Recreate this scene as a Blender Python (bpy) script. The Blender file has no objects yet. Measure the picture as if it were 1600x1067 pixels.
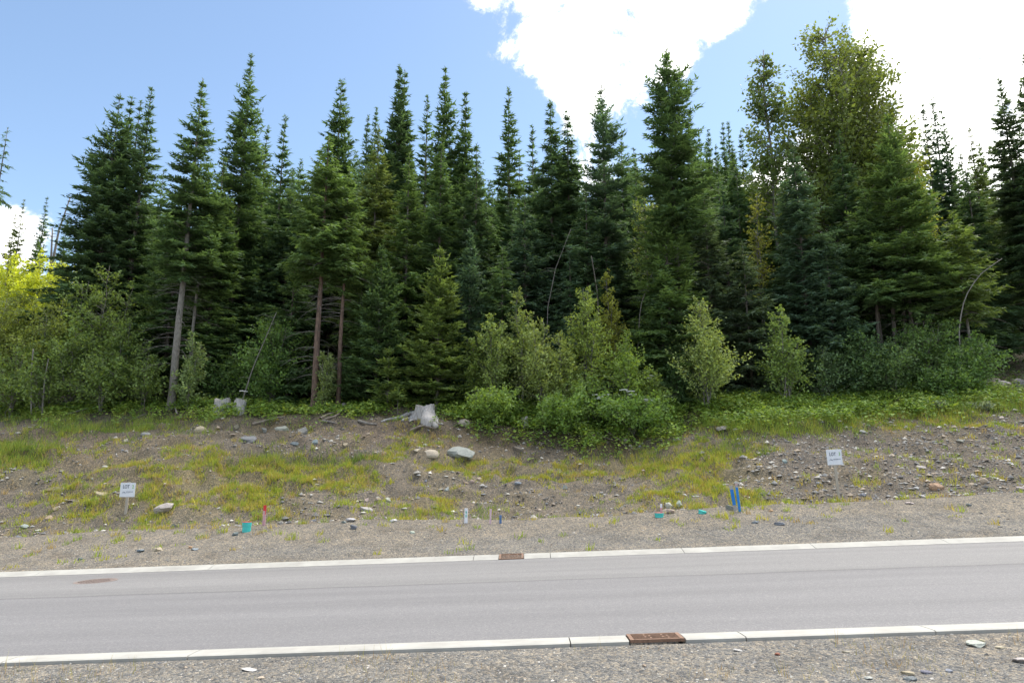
import bpy, bmesh, math, random
import numpy as np
from mathutils import Vector

# ------------------------------------------------------------------ camera, world, sun, exposure
sc = bpy.context.scene
F, CX, CY = 1062.0, 800.0, 533.5          # photograph: focal length and centre in pixels
PITCH, YAW, CAMZ, GRADE = math.atan(0.199), -0.01985, 1.7, 0.036
cam_d = bpy.data.cameras.new('camera'); cam = bpy.data.objects.new('camera', cam_d)
sc.collection.objects.link(cam); sc.camera = cam
cam_d.sensor_width = 36; cam_d.lens = F / 1600 * 36; cam_d.clip_start = 0.05; cam_d.clip_end = 5000
cam.location = (0, 0, CAMZ); cam.rotation_euler = (math.pi / 2 + PITCH, 0, -YAW)

def ray(u, v):
    a, b = (u - CX) / F, (CY - v) / F
    c, s = math.cos(PITCH), math.sin(PITCH)
    x, y, z = a, c - b * s, s + b * c
    return np.array([x * math.cos(YAW) + y * math.sin(YAW), -x * math.sin(YAW) + y * math.cos(YAW), z])
def at_depth(u, v, Y):
    d = ray(u, v); return np.array([0, 0, CAMZ]) + d * (Y / d[1])
def project(X, Y, Z):
    x = X * math.cos(YAW) - Y * math.sin(YAW); y = X * math.sin(YAW) + Y * math.cos(YAW); z = Z - CAMZ
    c, s = math.cos(PITCH), math.sin(PITCH)
    dep = y * c + z * s; up = -y * s + z * c
    return CX + F * x / dep, CY - F * up / dep

SUN_EL, SUN_AZ = math.radians(60), math.radians(42)      # azimuth measured from +Y to the right
sun_d = bpy.data.lights.new('sun', 'SUN'); sun = bpy.data.objects.new('sun', sun_d); sc.collection.objects.link(sun)
sun_d.energy = 1.5; sun_d.angle = math.radians(50); sun_d.color = (1.0, 0.95, 0.86)
sdir = Vector((math.sin(SUN_AZ) * math.cos(SUN_EL), math.cos(SUN_AZ) * math.cos(SUN_EL), math.sin(SUN_EL)))
sun.rotation_euler = sdir.to_track_quat('Z', 'Y').to_euler()

world = bpy.data.worlds.new('World'); sc.world = world; world.use_nodes = True
def build_world():
    nt = world.node_tree; nt.nodes.clear(); N = nt.nodes.new; Lk = nt.links.new
    out = N('ShaderNodeOutputWorld'); bg = N('ShaderNodeBackground'); bg.inputs['Strength'].default_value = 0.0525
    sky = N('ShaderNodeTexSky'); sky.sky_type = 'NISHITA'; sky.sun_disc = False
    sky.sun_elevation = SUN_EL; sky.sun_rotation = SUN_AZ; sky.altitude = 1200; sky.air_density = 1.0; sky.dust_density = 0.8; sky.ozone_density = 1.0
    tc = N('ShaderNodeTexCoord'); sep = N('ShaderNodeSeparateXYZ'); Lk(tc.outputs['Generated'], sep.inputs[0])
    def M(op, a, b=None, c=None):
        n = N('ShaderNodeMath'); n.operation = op
        for i, x in enumerate((a, b, c)):
            if x is None: continue
            if isinstance(x, (int, float)): n.inputs[i].default_value = x
            else: Lk(x, n.inputs[i])
        return n.outputs[0]
    # cloud deck coordinates: the direction projected onto a flat layer
    zz = M('ADD', M('MAXIMUM', sep.outputs[2], 0.0), 0.12)
    comb = N('ShaderNodeCombineXYZ'); Lk(M('DIVIDE', sep.outputs[0], zz), comb.inputs[0]); Lk(M('DIVIDE', sep.outputs[1], zz), comb.inputs[1])
    comb.inputs[2].default_value = 3.7
    no = N('ShaderNodeTexNoise'); no.inputs['Scale'].default_value = 1.6; no.inputs['Detail'].default_value = 9; no.inputs['Roughness'].default_value = 0.62
    Lk(comb.outputs[0], no.inputs['Vector'])
    nd = N('ShaderNodeTexNoise'); nd.inputs['Scale'].default_value = 11; nd.inputs['Detail'].default_value = 13; nd.inputs['Roughness'].default_value = 0.7; nd.inputs['Distortion'].default_value = 0.35
    Lk(tc.outputs['Generated'], nd.inputs['Vector'])
    field = M('MULTIPLY', M('SUBTRACT', no.outputs[0], 0.38), 1.6)
    bsum = 0.0
    # the cloud masses and clear gaps, as directions on the sky dome
    blobs = [(960, 0, 130, .6), (1060, 25, 80, .5), (870, 80, 70, .5), (900, 140, 50, .5), (790, 85, 45, .45), (750, -8, 42, 1.0), (985, 140, 45, .4), (1135, 15, 40, .35), (1050, 130, 40, .2),
             (1230, 60, 30, .45), (1540, 40, 170, .9), (1560, 230, 170, .9), (1410, 0, 50, .6), (1470, 330, 130, .6), (1240, 300, 90, .5), (1390, 170, 40, .5),
             (1080, 270, 70, .4), (1700, 150, 250, .6), (10, 365, 45, .75), (-60, 350, 70, .6), (275, 330, 50, .6), (100, 400, 80, .6), (960, 290, 60, .4),
             (400, 100, 330, -.9), (150, 130, 300, -.9), (620, 190, 190, -.9), (1180, 130, 95, -.85), (1030, 215, 70, -.6), (800, 190, 60, -.7), (1290, 30, 70, -.7), (1110, 200, 80, -.5), (960, 60, 60, .3)]
    for (u, v, r, w) in blobs:
        d = ray(u, v); d = d / np.linalg.norm(d)
        dp = N('ShaderNodeVectorMath'); dp.operation = 'DOT_PRODUCT'; Lk(tc.outputs['Generated'], dp.inputs[0]); dp.inputs[1].default_value = tuple(d)
        ang2 = M('MULTIPLY', M('SUBTRACT', 1.0, dp.outputs['Value']), 2.0 / (r / F) ** 2)
        g = M('MAXIMUM', M('SUBTRACT', 1.0, M('MULTIPLY', ang2, 0.45)), 0.0)
        bsum = M('ADD', bsum, M('MULTIPLY', M('MULTIPLY', g, g), w))
    field = M('ADD', field, M('MINIMUM', M('MAXIMUM', M('MULTIPLY', bsum, 1.15), -0.85), 0.55))
    field = M('ADD', field, M('MULTIPLY', M('SUBTRACT', nd.outputs[0], 0.5), 3.2))
    mr = N('ShaderNodeMapRange'); mr.interpolation_type = 'SMOOTHSTEP'; Lk(field, mr.inputs['Value'])
    mr.inputs['From Min'].default_value = 0.02; mr.inputs['From Max'].default_value = 0.72
    mix = N('ShaderNodeMix'); mix.data_type = 'RGBA'
    Lk(mr.outputs[0], mix.inputs['Factor']); 
    gain = N('ShaderNodeMix'); gain.data_type = 'RGBA'; gain.blend_type = 'MULTIPLY'; gain.inputs['Factor'].default_value = 1
    Lk(sky.outputs[0], gain.inputs['A']); gain.inputs['B'].default_value = (1.02, 1.0, 0.92, 1)
    Lk(gain.outputs['Result'], mix.inputs['A']); 
    dn = N('ShaderNodeMapRange'); Lk(field, dn.inputs['Value']); dn.inputs['From Min'].default_value = 0.1; dn.inputs['From Max'].default_value = 0.75
    cc_ = N('ShaderNodeMix'); cc_.data_type = 'RGBA'; Lk(dn.outputs[0], cc_.inputs['Factor']); cc_.inputs['A'].default_value = (3.5, 3.6, 3.75, 1); cc_.inputs['B'].default_value = (14.0, 13.8, 13.4, 1)
    Lk(cc_.outputs['Result'], mix.inputs['B'])
    Lk(mix.outputs['Result'], bg.inputs['Color']); Lk(bg.outputs[0], out.inputs['Surface'])
build_world()
sc.view_settings.view_transform = 'Standard'; sc.view_settings.look = 'None'
sc.view_settings.gamma = 1; sc.view_settings.use_curve_mapping = False
sc.view_settings.exposure = 2.35
cy = sc.cycles
cy.max_bounces = 8; cy.diffuse_bounces = 4; cy.glossy_bounces = 2; cy.transmission_bounces = 4; cy.transparent_max_bounces = 4
cy.use_denoising = True

# ------------------------------------------------------------------ helpers
rng = np.random.default_rng(7)
COL = sc.collection
def lattice(ix, iy, seed):
    h = (ix.astype(np.int64) * 374761393 + iy.astype(np.int64) * 668265263 + seed * 1442695041) & 0xffffffff
    h = ((h ^ (h >> 13)) * 1274126177) & 0xffffffff
    return ((h ^ (h >> 16)) & 0xffff) / 65535.0
def vnoise(x, y, seed=0):
    x = np.asarray(x, float); y = np.asarray(y, float)
    ix = np.floor(x); iy = np.floor(y); fx = x - ix; fy = y - iy
    fx = fx * fx * (3 - 2 * fx); fy = fy * fy * (3 - 2 * fy)
    a = lattice(ix, iy, seed); b = lattice(ix + 1, iy, seed); c = lattice(ix, iy + 1, seed); d = lattice(ix + 1, iy + 1, seed)
    return (a * (1 - fx) + b * fx) * (1 - fy) + (c * (1 - fx) + d * fx) * fy - 0.5
def fbm(x, y, seed=0, octv=4):
    r = 0; a = 1
    for i in range(octv):
        r = r + a * vnoise(x * 2 ** i, y * 2 ** i, seed + i); a *= 0.5
    return r

def make_mesh(name, V, Fc, mats, attrs=None, smooth=False, mat_idx=None):
    """V (n,3); Fc: (m,k) array or a list of such arrays"""
    me = bpy.data.meshes.new(name)
    V = np.asarray(V, np.float32).reshape(-1, 3)
    if not isinstance(Fc, list): Fc = [Fc]
    Fc = [np.asarray(f, np.int32) for f in Fc if len(f)]
    me.vertices.add(len(V)); me.vertices.foreach_set('co', V.ravel())
    idx = np.concatenate([f.ravel() for f in Fc]); cnt = np.concatenate([np.full(len(f), f.shape[1]) for f in Fc])
    me.loops.add(len(idx)); me.loops.foreach_set('vertex_index', idx)
    me.polygons.add(len(cnt)); me.polygons.foreach_set('loop_start', (np.cumsum(cnt) - cnt).astype(np.int32))
    for m in (mats if isinstance(mats, (list, tuple)) else [mats]): me.materials.append(m)
    if mat_idx is not None: me.polygons.foreach_set('material_index', np.asarray(mat_idx, np.int32))
    me.polygons.foreach_set('use_smooth', np.full(len(cnt), smooth))
    for k, a in (attrs or {}).items():
        a = np.asarray(a, np.float32)
        if a.ndim == 1:
            at = me.attributes.new(k, 'FLOAT', 'POINT'); at.data.foreach_set('value', a)
        else:
            at = me.attributes.new(k, 'FLOAT_COLOR', 'POINT')
            at.data.foreach_set('color', np.concatenate([a, np.ones((len(a), 1), np.float32)], 1).ravel())
    me.update(calc_edges=True)
    return me
def obj(name, me, parent=None, color=None):
    o = bpy.data.objects.new(name, me); COL.objects.link(o)
    if parent: o.parent = parent
    if color: o.color = (*color, 1)
    return o
def tag(o, label=None, cat=None, group=None, kind=None):
    if label: o['label'] = label
    if cat: o['category'] = cat
    if group: o['group'] = group
    if kind: o['kind'] = kind
    return o
def thing(name, label, cat, loc, group=None, rz=0):
    o = bpy.data.objects.new(name, None); COL.objects.link(o)
    o.empty_display_size = 0.2; o.location = tuple(loc); o.rotation_euler = (0, 0, rz)
    return tag(o, label, cat, group)
def nrm(a): return a / np.maximum(np.linalg.norm(a, axis=-1, keepdims=True), 1e-9)

class Geo:
    def __init__(s): s.V = []; s.F = {}; s.n = 0
    def add(s, V, Fc):
        V = np.asarray(V, float).reshape(-1, 3); Fc = np.asarray(Fc)
        s.V.append(V); s.F.setdefault(Fc.shape[1], []).append(Fc + s.n); s.n += len(V)
    def box(s, c, d, R=None):
        k = np.array([[x, y, z] for z in (-.5, .5) for y in (-.5, .5) for x in (-.5, .5)]) * np.array(d)
        if R is not None: k = k @ np.array(R).T
        s.add(k + np.array(c), [[0, 2, 3, 1], [4, 5, 7, 6], [0, 1, 5, 4], [2, 6, 7, 3], [0, 4, 6, 2], [1, 3, 7, 5]])
    def tube(s, P, r, sides=6, cap=True):
        P = np.asarray(P, float); r = np.broadcast_to(np.asarray(r, float), (len(P),))
        T = nrm(np.gradient(P, axis=0)); ref = np.array([1., 0, 0]) if abs(T[0][2]) > .7 else np.array([0, 0, 1.])
        A = nrm(np.cross(T, ref)); B = np.cross(T, A)
        th = np.arange(sides) * 2 * math.pi / sides
        V = P[:, None] + r[:, None, None] * (A[:, None] * np.cos(th)[None, :, None] + B[:, None] * np.sin(th)[None, :, None])
        n = len(P); i = np.arange(n - 1)[:, None] * sides; j = np.arange(sides)[None]; j2 = (j + 1) % sides
        q = np.stack([i + j, i + j2, i + sides + j2, i + sides + j], -1).reshape(-1, 4)
        s.add(V, q)
        if cap and sides <= 64:
            s.F.setdefault(sides, []).append(np.array([list(range(s.n - sides, s.n))]))
    def mesh(s, name, mat, smooth=False, attrs=None):
        return make_mesh(name, np.concatenate(s.V), [np.concatenate(f) for f in s.F.values()], mat, attrs, smooth)

def join_geo(name, geos, mats):
    """the first Geo takes the first material, the others the second; all one mesh"""
    V, Fs, mi, n = [], [], [], 0
    for gi, g in enumerate(geos):
        if not g.n: continue
        V.append(np.concatenate(g.V))
        for f in g.F.values():
            f = np.concatenate(f); Fs.append(f + n); mi.append(np.full(len(f), min(gi, len(mats) - 1)))
        n += g.n
    return make_mesh(name, np.concatenate(V), Fs, mats, smooth=True, mat_idx=np.concatenate(mi))
# ------------------------------------------------------------------ materials
def new_mat(name):
    m = bpy.data.materials.new(name); m.use_nodes = True; nt = m.node_tree; nt.nodes.clear()
    return m, nt, nt.nodes.new, nt.links.new
def ramp(N, stops):
    r = N('ShaderNodeValToRGB'); e = r.color_ramp.elements
    while len(e) < len(stops): e.new(0.5)
    for i, (p, c) in enumerate(stops): e[i].position = p; e[i].color = (*c, 1)
    return r
def leaf_mat(name, trans=0.3, rough=0.55, warm=(1.25, 1.15, 0.6), spec=.3):
    m, nt, N, L = new_mat(name)
    out = N('ShaderNodeOutputMaterial'); oi = N('ShaderNodeObjectInfo'); at = N('ShaderNodeAttribute'); at.attribute_name = 'tint'
    mr = N('ShaderNodeMapRange'); L(at.outputs['Fac'], mr.inputs['Value']); mr.inputs['To Min'].default_value = 0.5; mr.inputs['To Max'].default_value = 1.5
    mul = N('ShaderNodeVectorMath'); mul.operation = 'SCALE'; L(oi.outputs['Color'], mul.inputs[0]); L(mr.outputs[0], mul.inputs['Scale'])
    p = N('ShaderNodeBsdfPrincipled'); L(mul.outputs[0], p.inputs['Base Color']); p.inputs['Roughness'].default_value = rough
    p.inputs['Specular IOR Level'].default_value = spec
    tr = N('ShaderNodeBsdfTranslucent'); m2 = N('ShaderNodeVectorMath'); m2.operation = 'MULTIPLY'; L(mul.outputs[0], m2.inputs[0]); m2.inputs[1].default_value = warm
    L(m2.outputs[0], tr.inputs['Color'])
    mx = N('ShaderNodeMixShader'); mx.inputs[0].default_value = trans; L(p.outputs[0], mx.inputs[1]); L(tr.outputs[0], mx.inputs[2])
    L(mx.outputs[0], out.inputs['Surface']); return m
def plain_mat(name, col, rough=.6, metal=0, noise=None, scale=20, stretch=(1, 1, 1), bump=0.0, objcol=False, spec=.4, detail=6):
    """base colour broken up by noise between two tones"""
    m, nt, N, L = new_mat(name)
    out = N('ShaderNodeOutputMaterial'); p = N('ShaderNodeBsdfPrincipled'); p.inputs['Roughness'].default_value = rough; p.inputs['Metallic'].default_value = metal
    p.inputs['Specular IOR Level'].default_value = spec
    tc = N('ShaderNodeTexCoord'); mp = N('ShaderNodeMapping'); mp.inputs['Scale'].default_value = stretch; L(tc.outputs['Object'], mp.inputs[0])
    no = N('ShaderNodeTexNoise'); no.inputs['Scale'].default_value = scale; no.inputs['Detail'].default_value = detail; no.inputs['Roughness'].default_value = .65; L(mp.outputs[0], no.inputs['Vector'])
    c2 = noise if noise else tuple(x * .7 for x in col)
    r = ramp(N, [(.3, c2), (.68, col)]); L(no.outputs[0], r.inputs[0])
    src = r.outputs[0]
    if objcol:
        oi = N('ShaderNodeObjectInfo'); v = N('ShaderNodeVectorMath'); v.operation = 'MULTIPLY'; L(r.outputs[0], v.inputs[0]); L(oi.outputs['Color'], v.inputs[1]); src = v.outputs[0]
    L(src, p.inputs['Base Color'])
    if bump:
        b = N('ShaderNodeBump'); b.inputs['Strength'].default_value = bump; b.inputs['Distance'].default_value = .02; L(no.outputs[0], b.inputs['Height']); L(b.outputs[0], p.inputs['Normal'])
    L(p.outputs[0], out.inputs['Surface']); return m

M_needle = leaf_mat('conifer_needles', 0.4, .6, (1.2, 1.15, .6), .25)
M_leaf = leaf_mat('broad_leaves', 0.42, .5, (1.25, 1.15, .5), .35)
M_grass = leaf_mat('grass_blades', 0.35, .6, (1.15, 1.1, .6), .2)
M_petal = plain_mat('white_petals', (.75, .75, .7), .7)
M_bark_grey = plain_mat('grey_bark', (.17, .15, .13), .9, noise=(.07, .06, .05), scale=7, stretch=(3, 3, .6), bump=.5)
M_bark_red = plain_mat('reddish_bark', (.22, .145, .11), .9, noise=(.05, .036, .03), scale=5, stretch=(3, 3, .9), bump=.8, detail=10)
M_bark_pale = plain_mat('pale_bark', (.27, .25, .225), .85, noise=(.12, .11, .095), scale=9, stretch=(2, 2, .7), bump=.3)
M_dead = plain_mat('dead_twig_wood', (.25, .23, .21), .9, noise=(.12, .105, .095), scale=12)
M_stump = plain_mat('weathered_stump_wood', (.52, .50, .49), .9, noise=(.20, .18, .165), scale=5, stretch=(4, 4, .5), bump=.6)
M_stump_cut = plain_mat('cut_wood_end', (.45, .42, .37), .9, noise=(.28, .24, .2), scale=14)
M_root = plain_mat('dry_root_wood', (.30, .26, .22), .9, noise=(.14, .11, .09), scale=9, bump=.3)
M_rock = plain_mat('rock', (.92, .9, .88), .85, noise=(.54, .54, .54), scale=6, bump=.4, objcol=True, detail=9)
M_conc = plain_mat('kerb_concrete', (.38, .37, .34), .85, noise=(.28, .27, .247), scale=2.2, bump=.05, detail=10)
M_rust = plain_mat('rusty_cast_iron', (.24, .14, .092), .75, noise=(.13, .075, .05), scale=30, bump=.2)
M_iron = plain_mat('worn_manhole_iron', (.23, .18, .16), .75, noise=(.16, .125, .11), scale=20, bump=.2)
M_pit_shade = plain_mat('painted_pit_shade', (.012, .011, .010), .9)  # near-black: the shade inside the inlet pits is put into the colour
M_post = plain_mat('sign_post_timber', (.46, .41, .34), .85, noise=(.33, .29, .24), scale=6, stretch=(6, 6, .6))
M_board = plain_mat('sign_board_white', (.70, .72, .76), .45, noise=(.66, .68, .73), scale=3)
M_ink = plain_mat('navy_ink', (.07, .09, .14), .6)
M_green_ink = plain_mat('green_ink', (.25, .5, .12), .6)
M_grey_ink = plain_mat('grey_ink', (.22, .25, .32), .6)
M_teal = plain_mat('teal_plastic', (.06, .50, .46), .4, noise=(.05, .43, .40), scale=4)
M_red = plain_mat('red_paint', (.66, .03, .035), .55, noise=(.5, .03, .035), scale=12)
M_redfade = plain_mat('sprayed_stake_wood', (.55, .40, .42), .7, noise=(.58, .22, .26), scale=14)
M_blue = plain_mat('blue_paint', (.015, .22, .62), .5, noise=(.015, .17, .5), scale=12)
M_slateblue = plain_mat('dull_blue_paint', (.10, .19, .38), .55, noise=(.07, .14, .3), scale=12)
M_white = plain_mat('white_paint', (.78, .78, .82), .55, noise=(.7, .7, .74), scale=10)
M_pink = plain_mat('pink_paint', (.62, .45, .50), .6, noise=(.55, .38, .43), scale=10)
M_weather = plain_mat('weathered_stake_wood', (.42, .40, .38), .85, noise=(.3, .28, .26), scale=10, stretch=(3, 3, .5))
M_tealink = plain_mat('teal_marker', (.10, .50, .40), .6)
M_ribbon = plain_mat('orange_ribbon', (.8, .18, .10), .6)

def ground_mat():
    m, nt, N, L = new_mat('gravel_and_soil')
    out = N('ShaderNodeOutputMaterial'); p = N('ShaderNodeBsdfPrincipled'); p.inputs['Roughness'].default_value = .95; p.inputs['Specular IOR Level'].default_value = .15
    at = N('ShaderNodeAttribute'); at.attribute_name = 'zone'
    geo = N('ShaderNodeNewGeometry')
    v1 = N('ShaderNodeTexVoronoi'); v1.inputs['Scale'].default_value = 75; L(geo.outputs['Position'], v1.inputs['Vector'])
    v2 = N('ShaderNodeTexVoronoi'); v2.inputs['Scale'].default_value = 24; v2.inputs['Randomness'].default_value = 1; L(geo.outputs['Position'], v2.inputs['Vector'])
    no = N('ShaderNodeTexNoise'); no.inputs['Scale'].default_value = 1.3; no.inputs['Detail'].default_value = 10; no.inputs['Roughness'].default_value = .7; L(geo.outputs['Position'], no.inputs['Vector'])
    s1 = N('ShaderNodeSeparateColor'); L(v1.outputs['Color'], s1.inputs[0]); s2 = N('ShaderNodeSeparateColor'); L(v2.outputs['Color'], s2.inputs[0])
    # single pebbles: grey-blue, grey, tan and pale
    r1 = ramp(N, [(0, (.50, .53, .58)), (.35, (.8, .8, .8)), (.7, (1.05, 1.0, .93)), (.9, (1.35, 1.24, 1.08)), (1, (1.6, 1.56, 1.48))]); L(s1.outputs[0], r1.inputs[0])
    r2 = ramp(N, [(0, (.6, .63, .68)), (.5, (1, 1, 1)), (.88, (1.25, 1.17, 1.05)), (1, (1.45, 1.38, 1.28))]); L(s2.outputs[1], r2.inputs[0])
    r3 = ramp(N, [(.28, (.66, .64, .62)), (.5, (1, 1, 1)), (.72, (1.28, 1.25, 1.2))]); L(no.outputs[0], r3.inputs[0])
    src = at.outputs['Color']
    for r in (r1, r2, r3):
        k = N('ShaderNodeVectorMath'); k.operation = 'MULTIPLY'; L(src, k.inputs[0]); L(r.outputs[0], k.inputs[1]); src = k.outputs[0]
    L(src, p.inputs['Base Color'])
    add = N('ShaderNodeMath'); add.operation = 'MULTIPLY_ADD'; L(v2.outputs['Distance'], add.inputs[0]); add.inputs[1].default_value = -1.6; 
    mm = N('ShaderNodeMath'); mm.operation = 'MULTIPLY_ADD'; L(v1.outputs['Distance'], mm.inputs[0]); mm.inputs[1].default_value = -.8; L(no.outputs[0], mm.inputs[2]); L(mm.outputs[0], add.inputs[2])
    b = N('ShaderNodeBump'); b.inputs['Strength'].default_value = .7; b.inputs['Distance'].default_value = .03; L(add.outputs[0], b.inputs['Height']); L(b.outputs[0], p.inputs['Normal'])
    L(p.outputs[0], out.inputs['Surface']); return m
M_ground = ground_mat()

YN2, YN, YF, YF2 = 7.43, 7.75, 15.0, 15.42       # near kerb 7.43-7.75, asphalt to 15.0, far kerb to 15.42
def road_mat():
    m, nt, N, L = new_mat('aged_asphalt')
    out = N('ShaderNodeOutputMaterial'); p = N('ShaderNodeBsdfPrincipled'); p.inputs['Roughness'].default_value = .85; p.inputs['Specular IOR Level'].default_value = .25
    geo = N('ShaderNodeNewGeometry'); sep = N('ShaderNodeSeparateXYZ'); L(geo.outputs['Position'], sep.inputs[0])
    mp = N('ShaderNodeMapping'); mp.inputs['Scale'].default_value = (.07, 1.5, 1); L(geo.outputs['Position'], mp.inputs[0])
    big = N('ShaderNodeTexNoise'); big.inputs['Scale'].default_value = 1.1; big.inputs['Detail'].default_value = 8; big.inputs['Roughness'].default_value = .6; L(mp.outputs[0], big.inputs['Vector'])
    fine = N('ShaderNodeTexNoise'); fine.inputs['Scale'].default_value = 55; fine.inputs['Detail'].default_value = 5; fine.inputs['Roughness'].default_value = .8; L(geo.outputs['Position'], fine.inputs['Vector'])
    vor = N('ShaderNodeTexVoronoi'); vor.inputs['Scale'].default_value = 70; L(geo.outputs['Position'], vor.inputs['Vector'])
    sv = N('ShaderNodeSeparateColor'); L(vor.outputs['Color'], sv.inputs[0])
    # wobbling seam between the two paver passes, and the two lanes' slightly different greys
    wob = N('ShaderNodeTexNoise'); wob.inputs['Scale'].default_value = .5; wob.inputs['Detail'].default_value = 4
    mp2 = N('ShaderNodeMapping'); mp2.inputs['Scale'].default_value = (1, 0, 0); L(geo.outputs['Position'], mp2.inputs[0]); L(mp2.outputs[0], wob.inputs['Vector'])
    def Mt(op, a, b, c=None):
        n = N('ShaderNodeMath'); n.operation = op
        for i, x in enumerate((a, b, c)):
            if x is None: continue
            if isinstance(x, (int, float)): n.inputs[i].default_value = x
            else: L(x, n.inputs[i])
        return n.outputs[0]
    yy = Mt('ADD', Mt('SUBTRACT', sep.outputs[1], 11.55), Mt('MULTIPLY', Mt('SUBTRACT', wob.outputs[0], .5), .25))
    lane = N('ShaderNodeMapRange'); L(yy, lane.inputs[0]); lane.inputs[1].default_value = -.05; lane.inputs[2].default_value = .05
    base = N('ShaderNodeMix'); base.data_type = 'RGBA'; L(lane.outputs[0], base.inputs['Factor'])
    base.inputs['A'].default_value = (.184, .180, .184, 1); base.inputs['B'].default_value = (.204, .199, .199, 1)
    seam = N('ShaderNodeMapRange'); L(Mt('ABSOLUTE', yy, None), seam.inputs[0]); seam.inputs[1].default_value = .0; seam.inputs[2].default_value = .09; seam.inputs[3].default_value = .70; seam.inputs[4].default_value = 1.0
    rb = ramp(N, [(.3, (.84, .84, .84)), (.7, (1.07, 1.07, 1.06))]); L(big.outputs[0], rb.inputs[0])
    rf = ramp(N, [(.3, (.78, .78, .80)), (.55, (1, 1, 1)), (.75, (1.2, 1.19, 1.17))]); L(fine.outputs[0], rf.inputs[0])
    rv = ramp(N, [(0, (.86, .86, .87)), (.8, (1.02, 1.02, 1.02)), (1, (1.25, 1.24, 1.2))]); L(sv.outputs[0], rv.inputs[0])
    src = base.outputs['Result']
    for r in (rb, rf, rv):
        k = N('ShaderNodeVectorMath'); k.operation = 'MULTIPLY'; L(src, k.inputs[0]); L(r.outputs[0], k.inputs[1]); src = k.outputs[0]
    k = N('ShaderNodeVectorMath'); k.operation = 'SCALE'; L(src, k.inputs[0]); L(seam.outputs[0], k.inputs['Scale'])
    L(k.outputs[0], p.inputs['Base Color'])
    b = N('ShaderNodeBump'); b.inputs['Strength'].default_value = .35; b.inputs['Distance'].default_value = .01; L(fine.outputs[0], b.inputs['Height']); L(b.outputs[0], p.inputs['Normal'])
    L(p.outputs[0], out.inputs['Surface']); return m
M_road = road_mat()

# ------------------------------------------------------------------ terrain
UC = [-300, 0, 200, 400, 600, 800, 1000, 1200, 1400, 1600, 1900]
ROWS = [(18.8, [858, 840, 828, 822, 813, 813, 803, 790, 782, 771, 757]),
        (22.0, [768, 760, 750, 750, 755, 757, 747, 730, 725, 713, 700]),
        (24.0, [718, 712, 703, 705, 714, 738, 722, 692, 690, 674, 660]),
        (25.4, [692, 690, 682, 680, 682, 704, 700, 670, 664, 650, 636]),
        (26.8, [668, 664, 664, 660, 655, 668, 674, 655, 646, 634, 622]),
        (29.0, [652, 648, 645, 642, 640, 640, 642, 632, 625, 616, 606]),
        (34.0, [632, 628, 622, 615, 612, 610, 612, 605, 597, 590, 580]),
        (42.0, [606, 600, 590, 582, 577, 575, 575, 570, 560, 550, 540]),
        (60.0, [566, 560, 545, 530, 520, 510, 505, 500, 492, 482, 470]),
        (120.0, [520, 510, 480, 440, 410, 395, 385, 375, 380, 385, 390])]
RX, RZ = [], []
for Y, vs in ROWS:
    P = np.array([at_depth(u, v, Y) for u, v in zip(UC, vs)]); RX.append(P[:, 0]); RZ.append(P[:, 2])
RY = np.array([r[0] for r in ROWS])
GRATE_N = at_depth(1023, 994, 7.59)[0]; GRATE_F = at_depth(799, 869, 15.2)[0]
def rowz(i, X):
    x, z = RX[i], RZ[i]
    return np.interp(X, x, z) + np.where(X < x[0], (X - x[0]) * GRADE, 0) + np.where(X > x[-1], (X - x[-1]) * GRADE, 0)
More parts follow.
